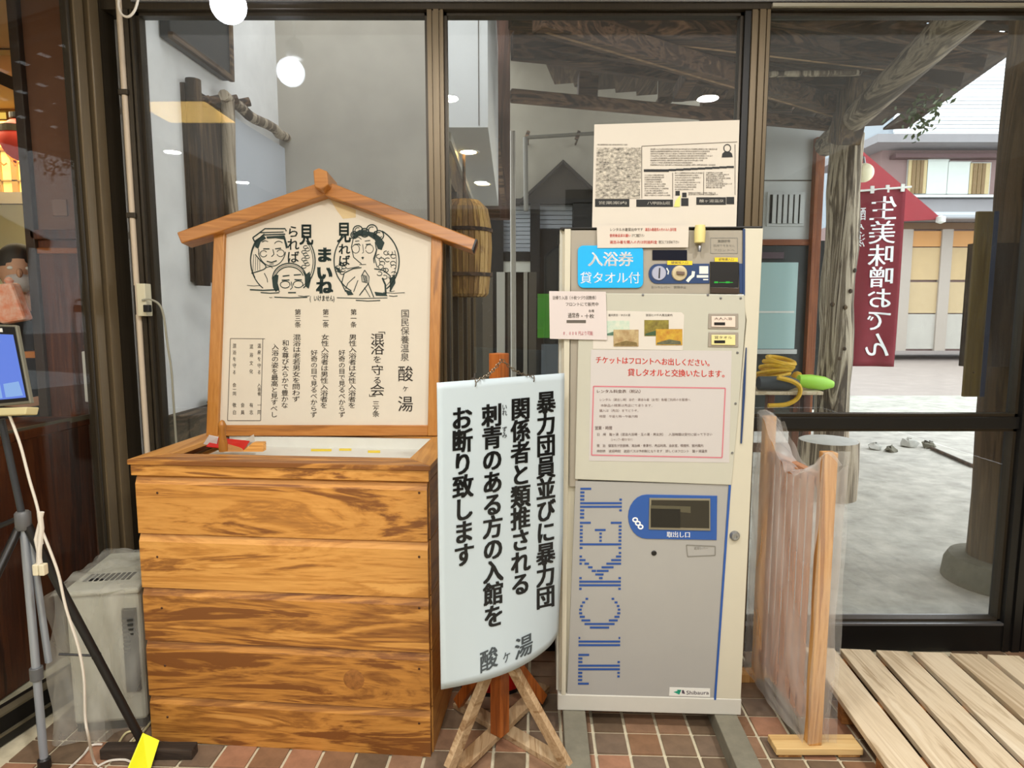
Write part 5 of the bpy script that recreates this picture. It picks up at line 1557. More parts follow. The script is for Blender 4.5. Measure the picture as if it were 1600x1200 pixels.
print_on(t, 'panel_print', b_, mat('pale_print', (216, 220, 214), .6))
obj('note_reader', mpoly(MB(), [(1109, 458), (1153, 459), (1154, 410), (1109, 409)], .002, .007), M['black'], t, bevel=.001)
obj('note_lip', mpoly(MB(), [(1109, 458), (1153, 459), (1153, 450), (1109, 449)], .007, .011), mat('lip_brown', (58, 44, 34), .4), t, bevel=.001)
b_ = MB(); rect(b_, MP.f(.0075), 1115, 440, 1121, 442.5); rect(b_, MP.f(.0075), 1133, 440, 1139, 442.5); rect(b_, MP.f(.0075), 1122, 441, 1144, 442)
print_on(t, 'green_lamp', b_, mat('green_led', (30, 150, 50), .4, emit=(20, 160, 40), estr=.35))
for k, (x0, y0, x1, y1) in enumerate([(1042, 407.5, 1081, 414), (1116, 402.5, 1152, 409)]):
    obj('yellow_label', mpoly(MB(), [(x0, y1), (x1, y1 + .3), (x1, y0 + .3), (x0, y0)], .005, .0062), M['yellow'], t)
    b_ = MB(); line(b_, ['硬貨投入口', '紙幣挿入口'][k], MP.f(.0068), x0 + 6, x1 - 6, (y0 + y1) / 2, 4.6, .0, 1); print_on(t, 'label_lettering', b_, M['grey_ink'])
b_ = MB(); line(b_, 'おつりレバー　使用中止', MP.f(.0028), 1017, 1072, 449, 4.5, .01, 1)
for a_, b2 in (((1110, 372), (1152, 372)), ((1152, 372), (1152, 396)), ((1152, 396), (1110, 396)), ((1110, 396), (1110, 372))): stroke(b_, MP.f(.0028), [a_, b2], 1)
line(b_, '高額紙幣', MP.f(.0028), 1121, 1141, 377, 4.6, .01, 1); line(b_, '使用できません', MP.f(.0028), 1114, 1148, 384, 4, 0, 1); line(b_, 'フロントへ', MP.f(.0028), 1114, 1148, 391, 4, 0, 1)
print_on(t, 'panel_lettering', b_, mat('soft_grey_ink', (128, 126, 118), .7))
obj('bell_knob', MB().lathe([(.001, -.004), (.016, -.002), (.017, .03), (.015, .05), (.001, .052)], MP.hit(1091, 379) + MP.n * .018, 18), mat('ivory_knob', (222, 208, 140), .4), t, smooth=True)
obj('knob_stem', MB().lathe([(.005, -.016), (.006, 0), (.004, .004)], MP.hit(1091, 386) + MP.n * .018, 10), M['steel'], t, smooth=True)
# selection buttons
for k, (y0, y1) in enumerate(((490, 513.5), (519, 541.5))):
    obj('button_frame', mpoly(MB(), [(1105, y1), (1152, y1 + .5), (1152, y0), (1106, y0)], .008, .011), mat('button_frame', (150, 142, 130), .5), t, bevel=.001)
    bt_ = obj('ticket_button', mpoly(MB(), [(1110, y1 - 3), (1147, y1 - 2.5), (1147, y0 + 4), (1110, y0 + 4)], .0105, .014), mat('button_pink', (222, 204, 190), .4) if k == 0 else mat('button_yellow', (224, 214, 150), .4), t, bevel=.001)
    b_ = MB(); rect(b_, MP.f(.0148), 1114, y1 - 10, 1131, y1 - 5.5); print_on(bt_, 'price_window', b_, M['black'])
    b_ = MB(); line(b_, ['大人入浴', '貸タオル'][k], MP.f(.0148), 1114, 1142, y0 + 8, 4.8, 0, 1); print_on(bt_, 'lettering', b_, M['grey_ink'])
# photo card on the panel
obj('photo_card', mpoly(MB(), [(926, 545), (1066, 547), (1068, 492), (1064, 488), (928, 485)], .008, .0092), mat('card', (206, 200, 190), .5), t)


def photo(pts, c1, c2, c3, z):
    x0, y0, x1, y1 = pts
    p_ = obj('photograph', mpoly(MB(), [(x0, y1), (x1, y1), (x1, y0), (x0, y0)], z, z + .0008), mat('ph_%d' % x0, c1, .4, 0, 1, 60, col2=c2), t)
    b_ = MB(); poly(b_, MP.f(z + .0012), [(x0 + 1, y1 - 1), (x1 - 2, y1 - 1), (x1 - 3, y1 - 6), ((x0 + x1) / 2, y1 - 9), (x0 + 2, y1 - 4)]); print_on(p_, 'pond', b_, mat('phd_%d' % x0, c3, .4, 0, .5, 90))
    return p_


photo((946, 501, 983, 525), (170, 196, 180), (206, 208, 190), (96, 130, 112), .0092); photo((958, 515, 997, 541), (190, 172, 130), (150, 120, 80), (134, 114, 70), .0100)
photo((1006, 500, 1044, 525), (150, 140, 60), (100, 84, 40), (70, 96, 66), .0092); photo((1024, 514, 1065, 539), (200, 170, 60), (170, 110, 40), (110, 110, 84), .0100)
b_ = MB(); line(b_, '露天風呂・ひばの湯', MP.f(.0098), 950, 984, 492.5, 4, .01, 1); line(b_, '混浴ヒバ千人風呂案内', MP.f(.0098), 1008, 1050, 492.5, 4, .01, 1); print_on(t, 'caption', b_, M['grey_ink'])
# notice on lower half of the clear panel
obj('instruction_sheet', mpoly(MB(), [(920, 719), (1138, 722), (1142, 548), (923, 546)], .008, .0088), mat('sheet_pink', (194, 189, 186), .6), t)
b_ = MB()
line(b_, 'チケットはフロントへお出しください。', MP.f(.0096), 930, 1114, 562, 11.5, .035, 2, y1=567); line(b_, '貸しタオルと交換いたします。', MP.f(.0096), 980, 1138, 581.5, 12, .035, 2, y1=584)
print_on(t, 'red_lettering', b_, M['red_ink'], 'red lettering')
b_ = MB()
for a_, b2 in (((927, 603), (1132, 606)), ((1132, 606), (1127, 714)), ((1127, 714), (924, 710)), ((924, 710), (927, 603))): stroke(b_, MP.f(.0096), [a_, b2], 2)
print_on(t, 'pink_border', b_, M['pink_ink'])
b_ = MB()
for s_, x0, x1, y, h, bo in (('レンタル料金表（税込）', 931, 1005, 611, 5.5, .03), ('レンタル（貸出し時）浴衣・湯浴み着（女性）各種ご利用のお客様へ', 936, 1078, 624, 4.6, .0), ('本製品の精算は売店にて承ります。', 938, 1022, 633, 4.6, 0), ('購入は（売店）までどうぞ。', 936, 1000, 641, 4.6, 0), ('時間　午前七時～午後六時', 936, 996, 650, 4.6, 0), ('営業・時間', 929, 956, 668, 6, .03), ('日　帰　酸ヶ湯（混浴大浴場・玉の湯・男女別）　入浴時間は受付に従って下さい', 932, 1112, 678, 4.8, .01), ('（シャンプー備付けあり）', 952, 990, 686, 4.6, 0), ('宿　泊　個室及び旅館棟、湯治棟・食事付、売店利用、自炊室、喫煙所、館内案内', 932, 1098, 695.5, 4.8, .01), ('時刻表　送迎時刻　送迎バスは予約制となります　詳しくはフロント　酸ヶ湯温泉', 932, 1104, 704, 4.8, .01)):
    line(b_, s_, MP.f(.0096), x0, x1, y, h, bo, 1)
print_on(t, 'small_lettering', b_, mat('sepia_ink', (124, 104, 98), .7))
# separate things stuck on the machine
t7 = thing('cyan_placard', MP.hit(954, 448) + MP.n * .004, 'bright cyan rounded placard with white lettering on the upper front of the machine', 'placard')


def rrect(x0, y0, x1, y1, r, n=5):
    o = []
    for cx, cy, a0 in ((x1 - r, y1 - r, 0), (x0 + r, y1 - r, 90), (x0 + r, y0 + r, 180), (x1 - r, y0 + r, 270)):
        for i in range(n + 1): o.append((cx + r * math.cos(math.radians(a0 + 90 * i / n)), cy + r * math.sin(math.radians(a0 + 90 * i / n))))
    return o


obj('plate', mpoly(MB(), rrect(902.5, 384, 1004.5, 450, 9), .003, .008), M['cyan'], t7, bevel=.001)
b_ = MB(); line(b_, '入浴券', MP.f(.0088), 918, 989, 405.5, 23, .02, 3); line(b_, '貸タオル付', MP.f(.0088), 906, 1000, 434.5, 18.5, .008, 3)
print_on(t7, 'lettering', b_, M['white_ink'], 'white lettering')
t8 = thing('upper_notice', MP.hit(1000, 388) + MP.n * .01, 'translucent paper strip with black and red lines, above the cyan placard', 'notice')
obj('sheet', mpoly(MB(), [(933, 388), (1074, 387), (1075, 353), (932, 353)], .0095, .0105), mat('strip_paper', (206, 198, 186), .7), t8)
b_ = MB(); line(b_, 'レンタル水着貸出中です', MP.f(.0112), 952, 1004, 359.5, 5.4, .02, 1); line(b_, 'までご確認下さい', MP.f(.0112), 986, 1006, 368.8, 5.4, .02, 1); line(b_, '窓口にてお求め下さい', MP.f(.0112), 1028, 1060, 379, 5.4, .02, 1)
print_on(t8, 'lettering', b_, M['grey_ink'])
b_ = MB(); line(b_, '湯浴み着着用の方のみ入浴可能', MP.f(.0112), 1007, 1056, 359.5, 5.4, .02, 1); line(b_, '使用後返却お願い', MP.f(.0112), 952, 985, 368.8, 5.4, .02, 1); line(b_, '湯浴み着を購入の方は別途料金', MP.f(.0112), 952, 1026, 379, 5.4, .02, 1)
print_on(t8, 'red_lettering', b_, M['red_ink'])
t9 = thing('price_notice', MP.hit(900, 530), 'small white price notice overhanging the left edge of the machine', 'notice')
obj('sheet', mpoly(MB(), [(859, 529), (948, 531), (946, 456), (858, 455)], .0125, .0135), M['paperp'], t9)
b_ = MB()
line(b_, '日帰り入浴（十枚つづり回数券）', MP.f(.0142), 863, 934, 465.5, 6.2, .02, 2); line(b_, 'フロントにて販売中', MP.f(.0142), 883, 935, 475.5, 6.2, .02, 2)
line(b_, '通常券', MP.f(.0142), 887, 905, 493, 8.5, .02, 2); line(b_, '・十枚', MP.f(.0142), 905, 928, 494, 7, .02, 2); rect(b_, MP.f(.0142), 885, 500, 915, 504.5); line(b_, '各種', MP.f(.0142), 919, 928, 486, 4.5, .0, 1)
print_on(t9, 'lettering', b_, M['grey_ink'])
b_ = MB(); line(b_, '8,000円より可能', MP.f(.0142), 880, 926, 520.5, 6.8, .02, 2); print_on(t9, 'red_lettering', b_, M['pink_ink'])
# big poster sheet standing above the machine
t10 = thing('newspaper_poster', MP.hit(1040, 355), 'large cream poster with a black and white newspaper print, standing above the ticket machine', 'poster')
obj('sheet', mpoly(MB(), [(925, 356), (1150, 356), (1155, 188), (928.5, 195)], .002, .0035), M['paper'], t10)
fp = MP.f(.0045); pxp = lambda x, y: (840 + x / 4.444, 170 + y / 4.444)


def pr(mb, x0, y0, x1, y1, f=fp):
    a_, b2 = pxp(x0, y0), pxp(x1, y1); rect(mb, f, a_[0], a_[1], b2[0], b2[1])


b_ = MB(); pr(b_, 408, 272, 718, 380); pr(b_, 404, 384, 716, 502); pr(b_, 402, 506, 710, 625)
print_on(t10, 'printed_photographs', b_, mat('halftone', (64, 62, 58), .8, 0, 1, 90, col2=(214, 206, 190), stretch=(1, 1, 1.6)), 'halftone grey photographs')
b_ = MB(); pr(b_, 398, 628, 636, 682); pr(b_, 684, 632, 938, 682); pr(b_, 995, 622, 1045, 676); pr(b_, 1100, 616, 1305, 668); pr(b_, 736, 422, 910, 440); pr(b_, 955, 572, 985, 604); pr(b_, 1002, 584, 1032, 616); pr(b_, 1308, 614, 1362, 664)
for k in range(9): pr(b_, 910 + k * 50, 420 - k * 2.6, 960 + k * 50, 434 - k * 2.6)
poly(b_, fp, [pxp(1276, 340), pxp(1352, 338), pxp(1346, 312), pxp(1330, 300), pxp(1296, 300), pxp(1280, 314)]); stroke(b_, fp, [pxp(*p) for p in arc(1314, 276, 24, 26, 0, 360, 14)], 1.4)
print_on(t10, 'black_bars', b_, M['ink'])
b_ = MB(); f2 = MP.f(.0052)
for x0, y0, x1, y1, n in ((780, 275, 1260, 400, 8), (740, 455, 925, 610, 10), (950, 440, 1145, 570, 8), (1165, 440, 1350, 555, 9), (1045, 580, 1340, 602, 2), (415, 242, 660, 262, 1)):
    for i in range(n):
        y = y0 + (y1 - y0) * (i + .5) / n; a_, b2 = pxp(x0, y), pxp(x0 + (x1 - x0) * random.uniform(.6, 1), y)
        s_ = ''.join(random.choice('温泉入浴時間休館日案内の湯治宿泊料金大人小人山荘季節') for _ in range(int((b2[0] - a_[0]) / 2.6)))
        line(b_, s_, fp, a_[0], b2[0], a_[1], 2.6, .01, 1)
for a_, b2 in (((722, 262), (722, 625)), ((936, 446), (936, 625)), ((1152, 440), (1150, 600)), ((1368, 250), (1368, 600)), ((722, 262), (1384, 232))): stroke(b_, fp, [pxp(*a_), pxp(*b2)], .8)
print_on(t10, 'small_lettering', b_, mat('news_ink', (92, 86, 80), .8))
b_ = MB(); line(b_, '営業案内', f2, *[pxp(420, 0)[0], pxp(620, 0)[0]], pxp(0, 655)[1], 5, .02, 1); line(b_, '八甲田山荘', f2, pxp(760, 0)[0], pxp(920, 0)[0], pxp(0, 657)[1], 5, .02, 1); line(b_, '酸ヶ湯温泉', f2, pxp(1120, 0)[0], pxp(1290, 0)[0], pxp(0, 642)[1], 5, .02, 1)
print_on(t10, 'white_lettering', b_, mat('grey_white_ink', (190, 186, 176), .7))
obj('yellow_mark', mpoly(MB(), [pxp(945, 682), pxp(985, 682), pxp(990, 600), pxp(955, 640)], .0036, .0052), mat('pale_lime', (206, 208, 120), .6), t10)
# runners under the machine
for k, (xa, xb_, x2a, x2b) in enumerate(((880, 912, 873, 912), (1117, 1160, 1132, 1186))):
    A0 = on_z(xa, 1118, z0m); A1 = on_z(xb_, 1118, z0m); w_ = (A1.x - A0.x)
    a0 = MP.u.dot(A0 - MP.p); a1 = MP.u.dot(A1 - MP.p)
    a0 = max(0.0, a0); a1 = a0 + .075
    obj('floor_runner', mbox(MB(), a0, a1, 0, z0m - .001, -.42, MDp), M['rail'], label=['left grey runner under the ticket machine', 'right grey runner under the ticket machine'][k], cat='runner', group='runners under the ticket machine', bevel=.003)
# ================================================================== plastic-wrapped partition
zf = .035
F0 = on_z(1264, 1166, zf); VP = Vector((-48, 1020, 0)).normalized()
PP = Plane(F0, VP)                        # u goes into depth
if PP.n.x > 0: pass
t = thing('lattice_partition', F0, 'low slatted wooden partition wrapped in clear plastic right of the ticket machine', 'partition')
ztop_f = on_y(1297, 708, F0.y).z
rgt = Vector((VP.y, -VP.x, 0))
ps = .042
obj('front_post', MB().prism([F0 + Vector((0, 0, -.0)), F0 + rgt * ps, F0 + rgt * ps + VP * .035, F0 + VP * .035], (0, 0, ztop_f - zf)), M['rawz'], t, bevel=.003)
Rp = PP.hit(1195, 700); dist = (Rp - F0).dot(VP)
dist = min(dist, (G - .07 - F0.y) / VP.y)
zt_r = PP.hit(1195, 650).z
R0 = F0 + VP * dist
obj('rear_post', MB().prism([R0, R0 + rgt * .04, R0 + rgt * .04 + VP * .035, R0 + VP * .035], (0, 0, zt_r - zf)), M['rawz'], t, bevel=.003)
zr_ = PP.hit(1278, 745).z
rt0 = F0 + rgt * .012
obj('top_rail', MB().prism([rt0 + VP * .035 + Vector((0, 0, zr_ - zf - .04)), rt0 + VP * dist + Vector((0, 0, zr_ - zf - .04)), rt0 + VP * dist + Vector((0, 0, zr_ - zf)), rt0 + VP * .035 + Vector((0, 0, zr_ - zf))], rgt * .026), M['slat'], t, bevel=.002)
obj('bottom_rail', MB().prism([rt0 + VP * .035 + Vector((0, 0, .06)), rt0 + VP * dist + Vector((0, 0, .06)), rt0 + VP * dist + Vector((0, 0, .10)), rt0 + VP * .035 + Vector((0, 0, .10))], rgt * .026), M['slat'], t, bevel=.002)
n = 7
for k in range(n):
    s0 = .06 + (dist - .09) * k / n
    a_ = F0 + VP * s0 + rgt * .0
    obj('slat', MB().prism([a_ + Vector((0, 0, .06)), a_ + VP * (dist / n * .54) + Vector((0, 0, .06)), a_ + VP * (dist / n * .54) + Vector((0, 0, zr_ - zf - .006)), a_ + Vector((0, 0, zr_ - zf - .006))], rgt * .005), M['slat'], t, bevel=.001)
foot_c = F0 + rgt * .021 + VP * .017
obj('foot_block', MB().box((on_z(1203, 1170, .0).x + .0, F0.y - .012, .012), (on_z(1336, 1170, 0).x, F0.y + .06, zf)), wood('pale_block_wood', (232, 206, 150), (188, 148, 92), 'x', .7, .6, (216, 182, 124), .4), t, bevel=.003)
obj('foot_shim', MB().box((on_z(1208, 1170, .0).x, F0.y - .004, 0), (on_z(1244, 1170, 0).x, F0.y + .055, .012)), M['rawz'], t, bevel=.002)
obj('foot_shim', MB().box((on_z(1300, 1170, .0).x, F0.y - .004, 0), (on_z(1334, 1170, 0).x, F0.y + .055, .012)), M['rawz'], t, bevel=.002)
obj('rear_foot', MB().box((R0.x - .06, R0.y, 0), (R0.x + .1, R0.y + .05, zf)), M['rawz'], t, bevel=.003)
# plastic film, inner (left) side, top drape and right side
fm_ = film('clear_film', (250, 250, 250), dens=.24, var=.30)


def wrk(s, z): return .003 * math.sin(s * 23 + z * 9) + .003 * math.sin(z * 19 + s * 9) + .002 * math.sin(s * 61 - z * 21)


def film_l(i, j):
    s = -.008 + i * (dist + .05)
    # drooping top: high at rear post, sagging to the front post
    ss = i
    ztp_ = (ztop_f - .01) * (1 - ss) + (zt_r + .01) * ss - .13 * math.sin(math.pi * min(1, ss * 1.15)) * (1 - .25 * ss)
    zb_ = .05 + .0 * i
    z = zb_ + (ztp_ - zb_) * j
    o = -.014 - .03 * math.sin(math.pi * i) * (.4 + .6 * math.sin(math.pi * j)) - .012 * (1 - j)
    p = F0 + VP * s + rgt * (o + wrk(s, z)); p.z = z
    return p


obj('plastic_film', MB().grid(film_l, 60, 60), fm_, t, smooth=True, fix=False, label='clear crumpled plastic film')


def film_t(i, j):                       # over the top to the right side
    p = film_l(i, 1.0); q = p + rgt * (.066); q.z = p.z - .02
    r_ = p.lerp(q, j); r_.z += .02 * math.sin(math.pi * j) + .006 * math.sin(i * 40 + j * 5)
    return r_


obj('plastic_film', MB().grid(film_t, 60, 8), fm_, t, smooth=True, fix=False)


def film_r(i, j):
    s = -.008 + i * (dist + .05); a_ = film_t(i, 1.0); z = .05 + (a_.z - .05) * j
    p = F0 + VP * s + rgt * (.046 + .012 * (1 - j) + wrk(s + 3, z) + .019 * j); p.z = z
    return p


obj('plastic_film', MB().grid(film_r, 50, 50), fm_, t, smooth=True, fix=False)


def film_f(i, j):
    z = .05 + (ztop_f + .006 - .05) * j
    p = F0 + rgt * (-.012 + (.084 + .01 * (1 - j)) * i) - VP * (.008 + .004 * math.sin(z * 20 + i * 6)); p.z = z
    return p


obj('front_film', MB().grid(film_f, 10, 40), film('thin_film', dens=.12, var=.22), t, smooth=True, fix=False)
# floor guide rail next to the machine
g0 = on_z(1168, 1036, .012); g1 = on_z(1250, 1156, .012)
obj('floor_guide', MB().beam(g0, g1, .018, .012).beam(g0 + Vector((.028, 0, 0)), g1 + Vector((.028, 0, 0)), .02, .018), M['rail'], label='narrow grey double rail on the tiles between the machine and the partition', cat='rail')
# ================================================================== duckboard pallet
zp_ = .085
pv = Vector((84, 1020, 0)).normalized(); pr_ = Vector((pv.y, -pv.x, 0))
O = on_z(1307, 1013, zp_)
edges = [on_z(x, 1013, zp_) for x in (1312, 1366, 1420, 1475, 1528, 1586)]
pit = (edges[5] - edges[0]).dot(pr_) / 5
t = thing('duckboard', O, 'pale slatted wooden duckboard on the floor at the right', 'pallet')
gap = pit * .16; ln = .98
for k in range(-1, 7):
    a0 = edges[0] + pr_ * (k * pit) - pv * ln; a1 = edges[0] + pr_ * (k * pit); w_ = pit - gap
    if k == -1: pass
    a0 = a0 + Vector((0, 0, -.02)); a1 = a1 + Vector((0, 0, -.02))
    b_ = MB().prism([a0, a0 + pr_ * w_, a1 + pr_ * w_, a1], (0, 0, .02))
    obj('slat', b_, M['pallet'], t, bevel=.002)
lo = edges[0] + pr_ * (-pit); hi = edges[0] + pr_ * (7 * pit - gap)
for s_ in (.06, .34, .62, .90):
    a_ = lo - pv * s_; b2 = hi - pv * s_
    a_ = Vector((a_.x, a_.y, (zp_ - .02) / 2)); b2 = Vector((b2.x, b2.y, (zp_ - .02) / 2))
    obj('bearer', MB().beam(a_ + pr_ * .004, b2 - pr_ * .004, .04, zp_ - .021), M['palletx'], t, bevel=.002)
# ================================================================== heater under plastic
zh = .52
c1 = on_z(112, 1150, 0); c2 = on_z(229, 1140, 0)
hu = (c2 - c1); hu.z = 0; hw = hu.length; hu.normalize(); hd = Vector((-hu.y, hu.x, 0))
zh = Plane(c1, hu).hit(110, 925).z
c3d = .34
t = thing('covered_heater', c1 + hu * hw / 2, 'grey-white floor heater under crinkled clear plastic, left of the wooden box', 'heater')
hm = mat('heater_enamel', (184, 184, 170), .5, 0, .08, 6)


def hb_(mb, a0, a1, z0, z1, d0_, d1_):
    p = c1 + hu * a0 + hd * d0_; q = c1 + hu * a1 + hd * d0_
    return mb.prism([p + Vector((0, 0, z0)), q + Vector((0, 0, z0)), q + Vector((0, 0, z1)), p + Vector((0, 0, z1))], hd * (d1_ - d0_))


HW = hw
obj('body', hb_(MB(), .005, HW, .03, zh - .02, .01, c3d), hm, t, bevel=.012)
obj('top_plate', hb_(MB(), 0, HW + .004, zh - .02, zh, 0, c3d + .01), hm, t, bevel=.008)
obj('base', hb_(MB(), .01, HW - .01, 0, .03, .02, c3d - .01), M['blackp'], t)
obj('grille', hb_(MB(), hw * .78, HW - .01, .14, zh - .07, -.004, .012), M['blackp'], t)
for k in range(16):
    z = .15 + (zh - .24) * k / 16
    obj('grille_fin', hb_(MB(), hw * .79, HW - .016, z, z + .006, -.012, -.003), mat('fin_grey', (58, 60, 58), .4, .4), t)
for k in range(9):
    obj('vent_slot', hb_(MB(), .03 + k * .017, .04 + k * .017, zh, zh + .002, .08, .14), M['blackp'], t)
fh = film('heater_film', (235, 235, 226), .18, .30)


def cover(i, j):
    # i around 0..1 (four sides), j bottom..top
    per = [(-.02, -.025), (HW + .006, -.025), (HW + .006, c3d + .03), (-.02, c3d + .03), (-.02, -.025)]
    k = min(3, int(i * 4)); f_ = i * 4 - k; a_, b2 = per[k], per[k + 1]
    x = a_[0] + (b2[0] - a_[0]) * f_; y = a_[1] + (b2[1] - a_[1]) * f_
    fl_ = .012 * math.sin(i * 60 + j * 4) + .010 * math.sin(i * 23 - j * 9) + .028 * (1 - j) ** 2 * (1 if x < HW * .6 else 0)
    cxx, cyy = HW / 2, c3d / 2; l = math.hypot(x - cxx, y - cyy)
    x += (x - cxx) / l * fl_; y += (y - cyy) / l * fl_
    p = c1 + hu * x + hd * y; p.z = .01 + (zh + .004 - .01) * j; return p


obj('plastic_cover', MB().grid(cover, 90, 26), fh, t, smooth=True, fix=False, label='clear crinkled plastic cover')


def cover_t(i, j):
    x = -.02 + (HW + .026) * i; y = -.025 + (c3d + .055) * j
    p = c1 + hu * x + hd * y; p.z = zh + .008 + .006 * math.sin(x * 40 + y * 22) + .004 * math.sin(y * 61); return p


obj('plastic_cover', MB().grid(cover_t, 26, 26), fh, t, smooth=True, fix=False)
# cord coil on the floor and dark plank
q0 = on_z(165, 1178, .0); q1 = on_z(306, 1180, .0)
obj('dark_plank', MB().box((q0.x, q0.y - .03, 0), (q1.x, q0.y + .012, .035)), wood('old_dark_wood', (96, 80, 66), (44, 34, 26), 'x', .8, .8, (68, 56, 46), 1), label='short dark weathered plank lying before the left corner of the plank box', cat='plank', bevel=.004)

# ================================================================== tripod with tablet
fo = on_z(70, 1200, 0); pY = fo.y
top_ = on_y(36, 812, pY)
t = thing('tripod_stand', fo, 'grey tubular tripod stand with one long black leg at the far left', 'tripod')
hub = top_
obj('pole', MB().tube([(fo.x, fo.y, .03), (hub.x, hub.y, hub.z)], .0115, 12), M['tripod'], t, smooth=True)
up_ = on_y(2, 655, pY - .0)
obj('upper_pole', MB().tube([hub, up_], .0095, 12), mat('dark_tube', (70, 74, 80), .35, .5), t, smooth=True)
c = on_y(56, 1052, pY)
obj('collar', MB().lathe([(.016, -.02), (.018, -.018), (.018, .018), (.016, .02)], (fo.x + (hub.x - fo.x) * (c.z / hub.z), pY, c.z), 16), mat('collar_grey', (96, 98, 100), .4), t, smooth=True)
obj('hub', MB().lathe([(.018, -.03), (.021, -.026), (.021, .02), (.016, .026)], hub, 16), mat('collar_grey', (96, 98, 100), .4), t, smooth=True)
ft = on_z(229, 1172, .01)
obj('black_leg', MB().tube([hub + Vector((.012, 0, -.02)), ft], .013, 10), M['blackp'], t, smooth=True)
obj('leg', MB().tube([hub + Vector((.008, .012, -.03)), on_y(76, 1034, pY + .03)], .010, 10), M['tripod'], t, smooth=True)
obj('leg', MB().tube([hub + Vector((-.012, 0, -.02)), Vector((-1.50, 1.25, .01))], .012, 10), M['blackp'], t, smooth=True)
lp = lambda k: (hub + Vector((.012, 0, -.02))).lerp(ft, k)
m1 = on_y(92, 1022, pY + .01)
obj('brace', MB().tube([m1, lp(.56)], .0035, 6), M['blackp'], t, smooth=True)
obj('foot_cap', MB().lathe([(.018, 0), (.018, .03), (.013, .035)], (fo.x, fo.y, 0), 14), M['blackp'], t, smooth=True)
obj('bracket_arm', MB().tube([hub + Vector((0, 0, .01)), on_y(-20, 830, pY)], .008, 8), M['blackp'], t, smooth=True)
obj('clamp_bolt', MB().lathe([(.008, -.012), (.008, .012)], lp(.56), 10, (0, 1, 0)), M['blackp'], t)
# yellow tape round the leg foot
tp = MB()
y0 = on_z(219, 1215, .002); y1 = on_z(232, 1150, .045)
tdir = (y1 - y0)
sd = Vector((.055, .0, -.004))
obj('yellow_tape', MB().prism([on_z(197, 1206, .003), on_z(231, 1214, .003), on_y(248, 1159, ft.y - .022), on_y(222, 1147, ft.y - .022)], (0, .004, .002)), M['tape'], label='fluorescent yellow tape strip over the foot of the black tripod leg', cat='tape')
# tablet on the stand
tb = [(-40, 508), (25, 509), (47, 630), (-40, 634)]
TY = pY - .06
u_t = (on_y(47, 630, TY) - on_y(-40, 634, TY + .03)).normalized()
TPp = Plane(on_y(47, 630, TY), u_t, (on_y(25, 509, TY + .05) - on_y(47, 630, TY)).normalized())
t = thing('tablet', on_y(10, 634, TY), 'tablet with a bright blue screen mounted on the tripod at the far left edge', 'tablet')
obj('casing', ppoly(MB(), [(-60, 640), (48, 630), (25, 508), (-60, 506)], -.012, 0, TPp), mat('dull_silver', (120, 118, 104), .4, .3), t, bevel=.002)
obj('bezel', ppoly(MB(), [(-60, 636), (45, 626), (23, 511), (-60, 509)], 0, .001, TPp), M['black'], t)
obj('screen', ppoly(MB(), [(-60, 630), (41, 621), (21, 523), (-60, 520)], .001, .0016, TPp), mat('screen_blue', (20, 30, 60), .2, emit=(110, 140, 235), estr=.85), t)
b_ = MB(); ft_ = TPp.f(.002)
poly(b_, ft_, [(6, 600), (30, 596), (37, 618), (10, 621)]); poly(b_, ft_, [(-20, 602), (1, 600), (5, 622), (-16, 624)])
print_on(t, 'screen_tile', b_, mat('screen_light', (30, 40, 70), .3, emit=(150, 190, 245), estr=.8))
obj('sticker', ppoly(MB(), [(-4, 519), (5, 519), (4, 513), (-4, 513)], .001, .002, TPp), M['white'], t)
obj('cradle', ppoly(MB(), [(-60, 652), (44, 648), (47, 636), (-60, 640)], -.03, .01, TPp), mat('ivory_cradle', (206, 196, 150), .5), t, bevel=.003)
# cables
pth = [on_y(x, y, pY - .05) for x, y in [(12, 642), (22, 668), (33, 700), (46, 750), (60, 800), (66, 850)]]
t = thing('white_power_cable', on_y(60, 850, pY - .05), 'white power cable with a plug cluster drooping in front of the tripod', 'cable')
obj('cord', MB().tube(smoothp(pth), .0038, 6), M['cable'], t, smooth=True)
pth = [on_y(x, y, pY - .05 + k * .0) for k, (x, y) in enumerate([(62, 820), (80, 865), (92, 900), (103, 950), (122, 1010), (131, 1060), (133, 1120), (138, 1150)])]
e_ = on_z(148, 1192, .006); pth += [e_, on_z(165, 1204, .006)]
obj('cord', MB().tube(smoothp(pth), .0038, 6), M['cable'], t, smooth=True)
c0 = on_y(62, 800, pY - .055); c1_ = on_y(61, 885, pY - .055)
obj('cable_bundle', MB().tube([c0, c0.lerp(c1_, .3) + Vector((.006, 0, 0)), c0.lerp(c1_, .7), c1_], .007, 8).tube([c0 + Vector((.008, 0, .0)), c0.lerp(c1_, .5) + Vector((-.01, 0, 0)), c1_ + Vector((.006, 0, .01))], .005, 8), M['cable'], t, smooth=True)
for dx in (-.014, .004):
    obj('plug', MB().box((c1_.x + dx, c1_.y - .01, c1_.z - .025), (c1_.x + dx + .016, c1_.y + .01, c1_.z + .008)), mat('plug_ivory', (226, 218, 190), .5), t, bevel=.003)
b_ = MB().tube(smoothp([on_z(x, y, .006) for x, y in [(186, 1160), (196, 1146), (208, 1143), (214, 1152), (206, 1160), (218, 1150), (236, 1128)]]), .0035, 6)
obj('loose_cord', b_, mat('twisted_cord', (206, 196, 150), .6), label='loop of pale twisted cord on the floor between heater and box', cat='cord', smooth=True)
b_ = MB().tube(smoothp([on_z(x, y, .006) for x, y in [(105, 1204), (130, 1180), (142, 1165), (160, 1163)]]), .0035, 6)
obj('fallen_wire', b_, M['cable'], label='thin white cord running across the tiles at the foot of the tripod', cat='cord', smooth=True)
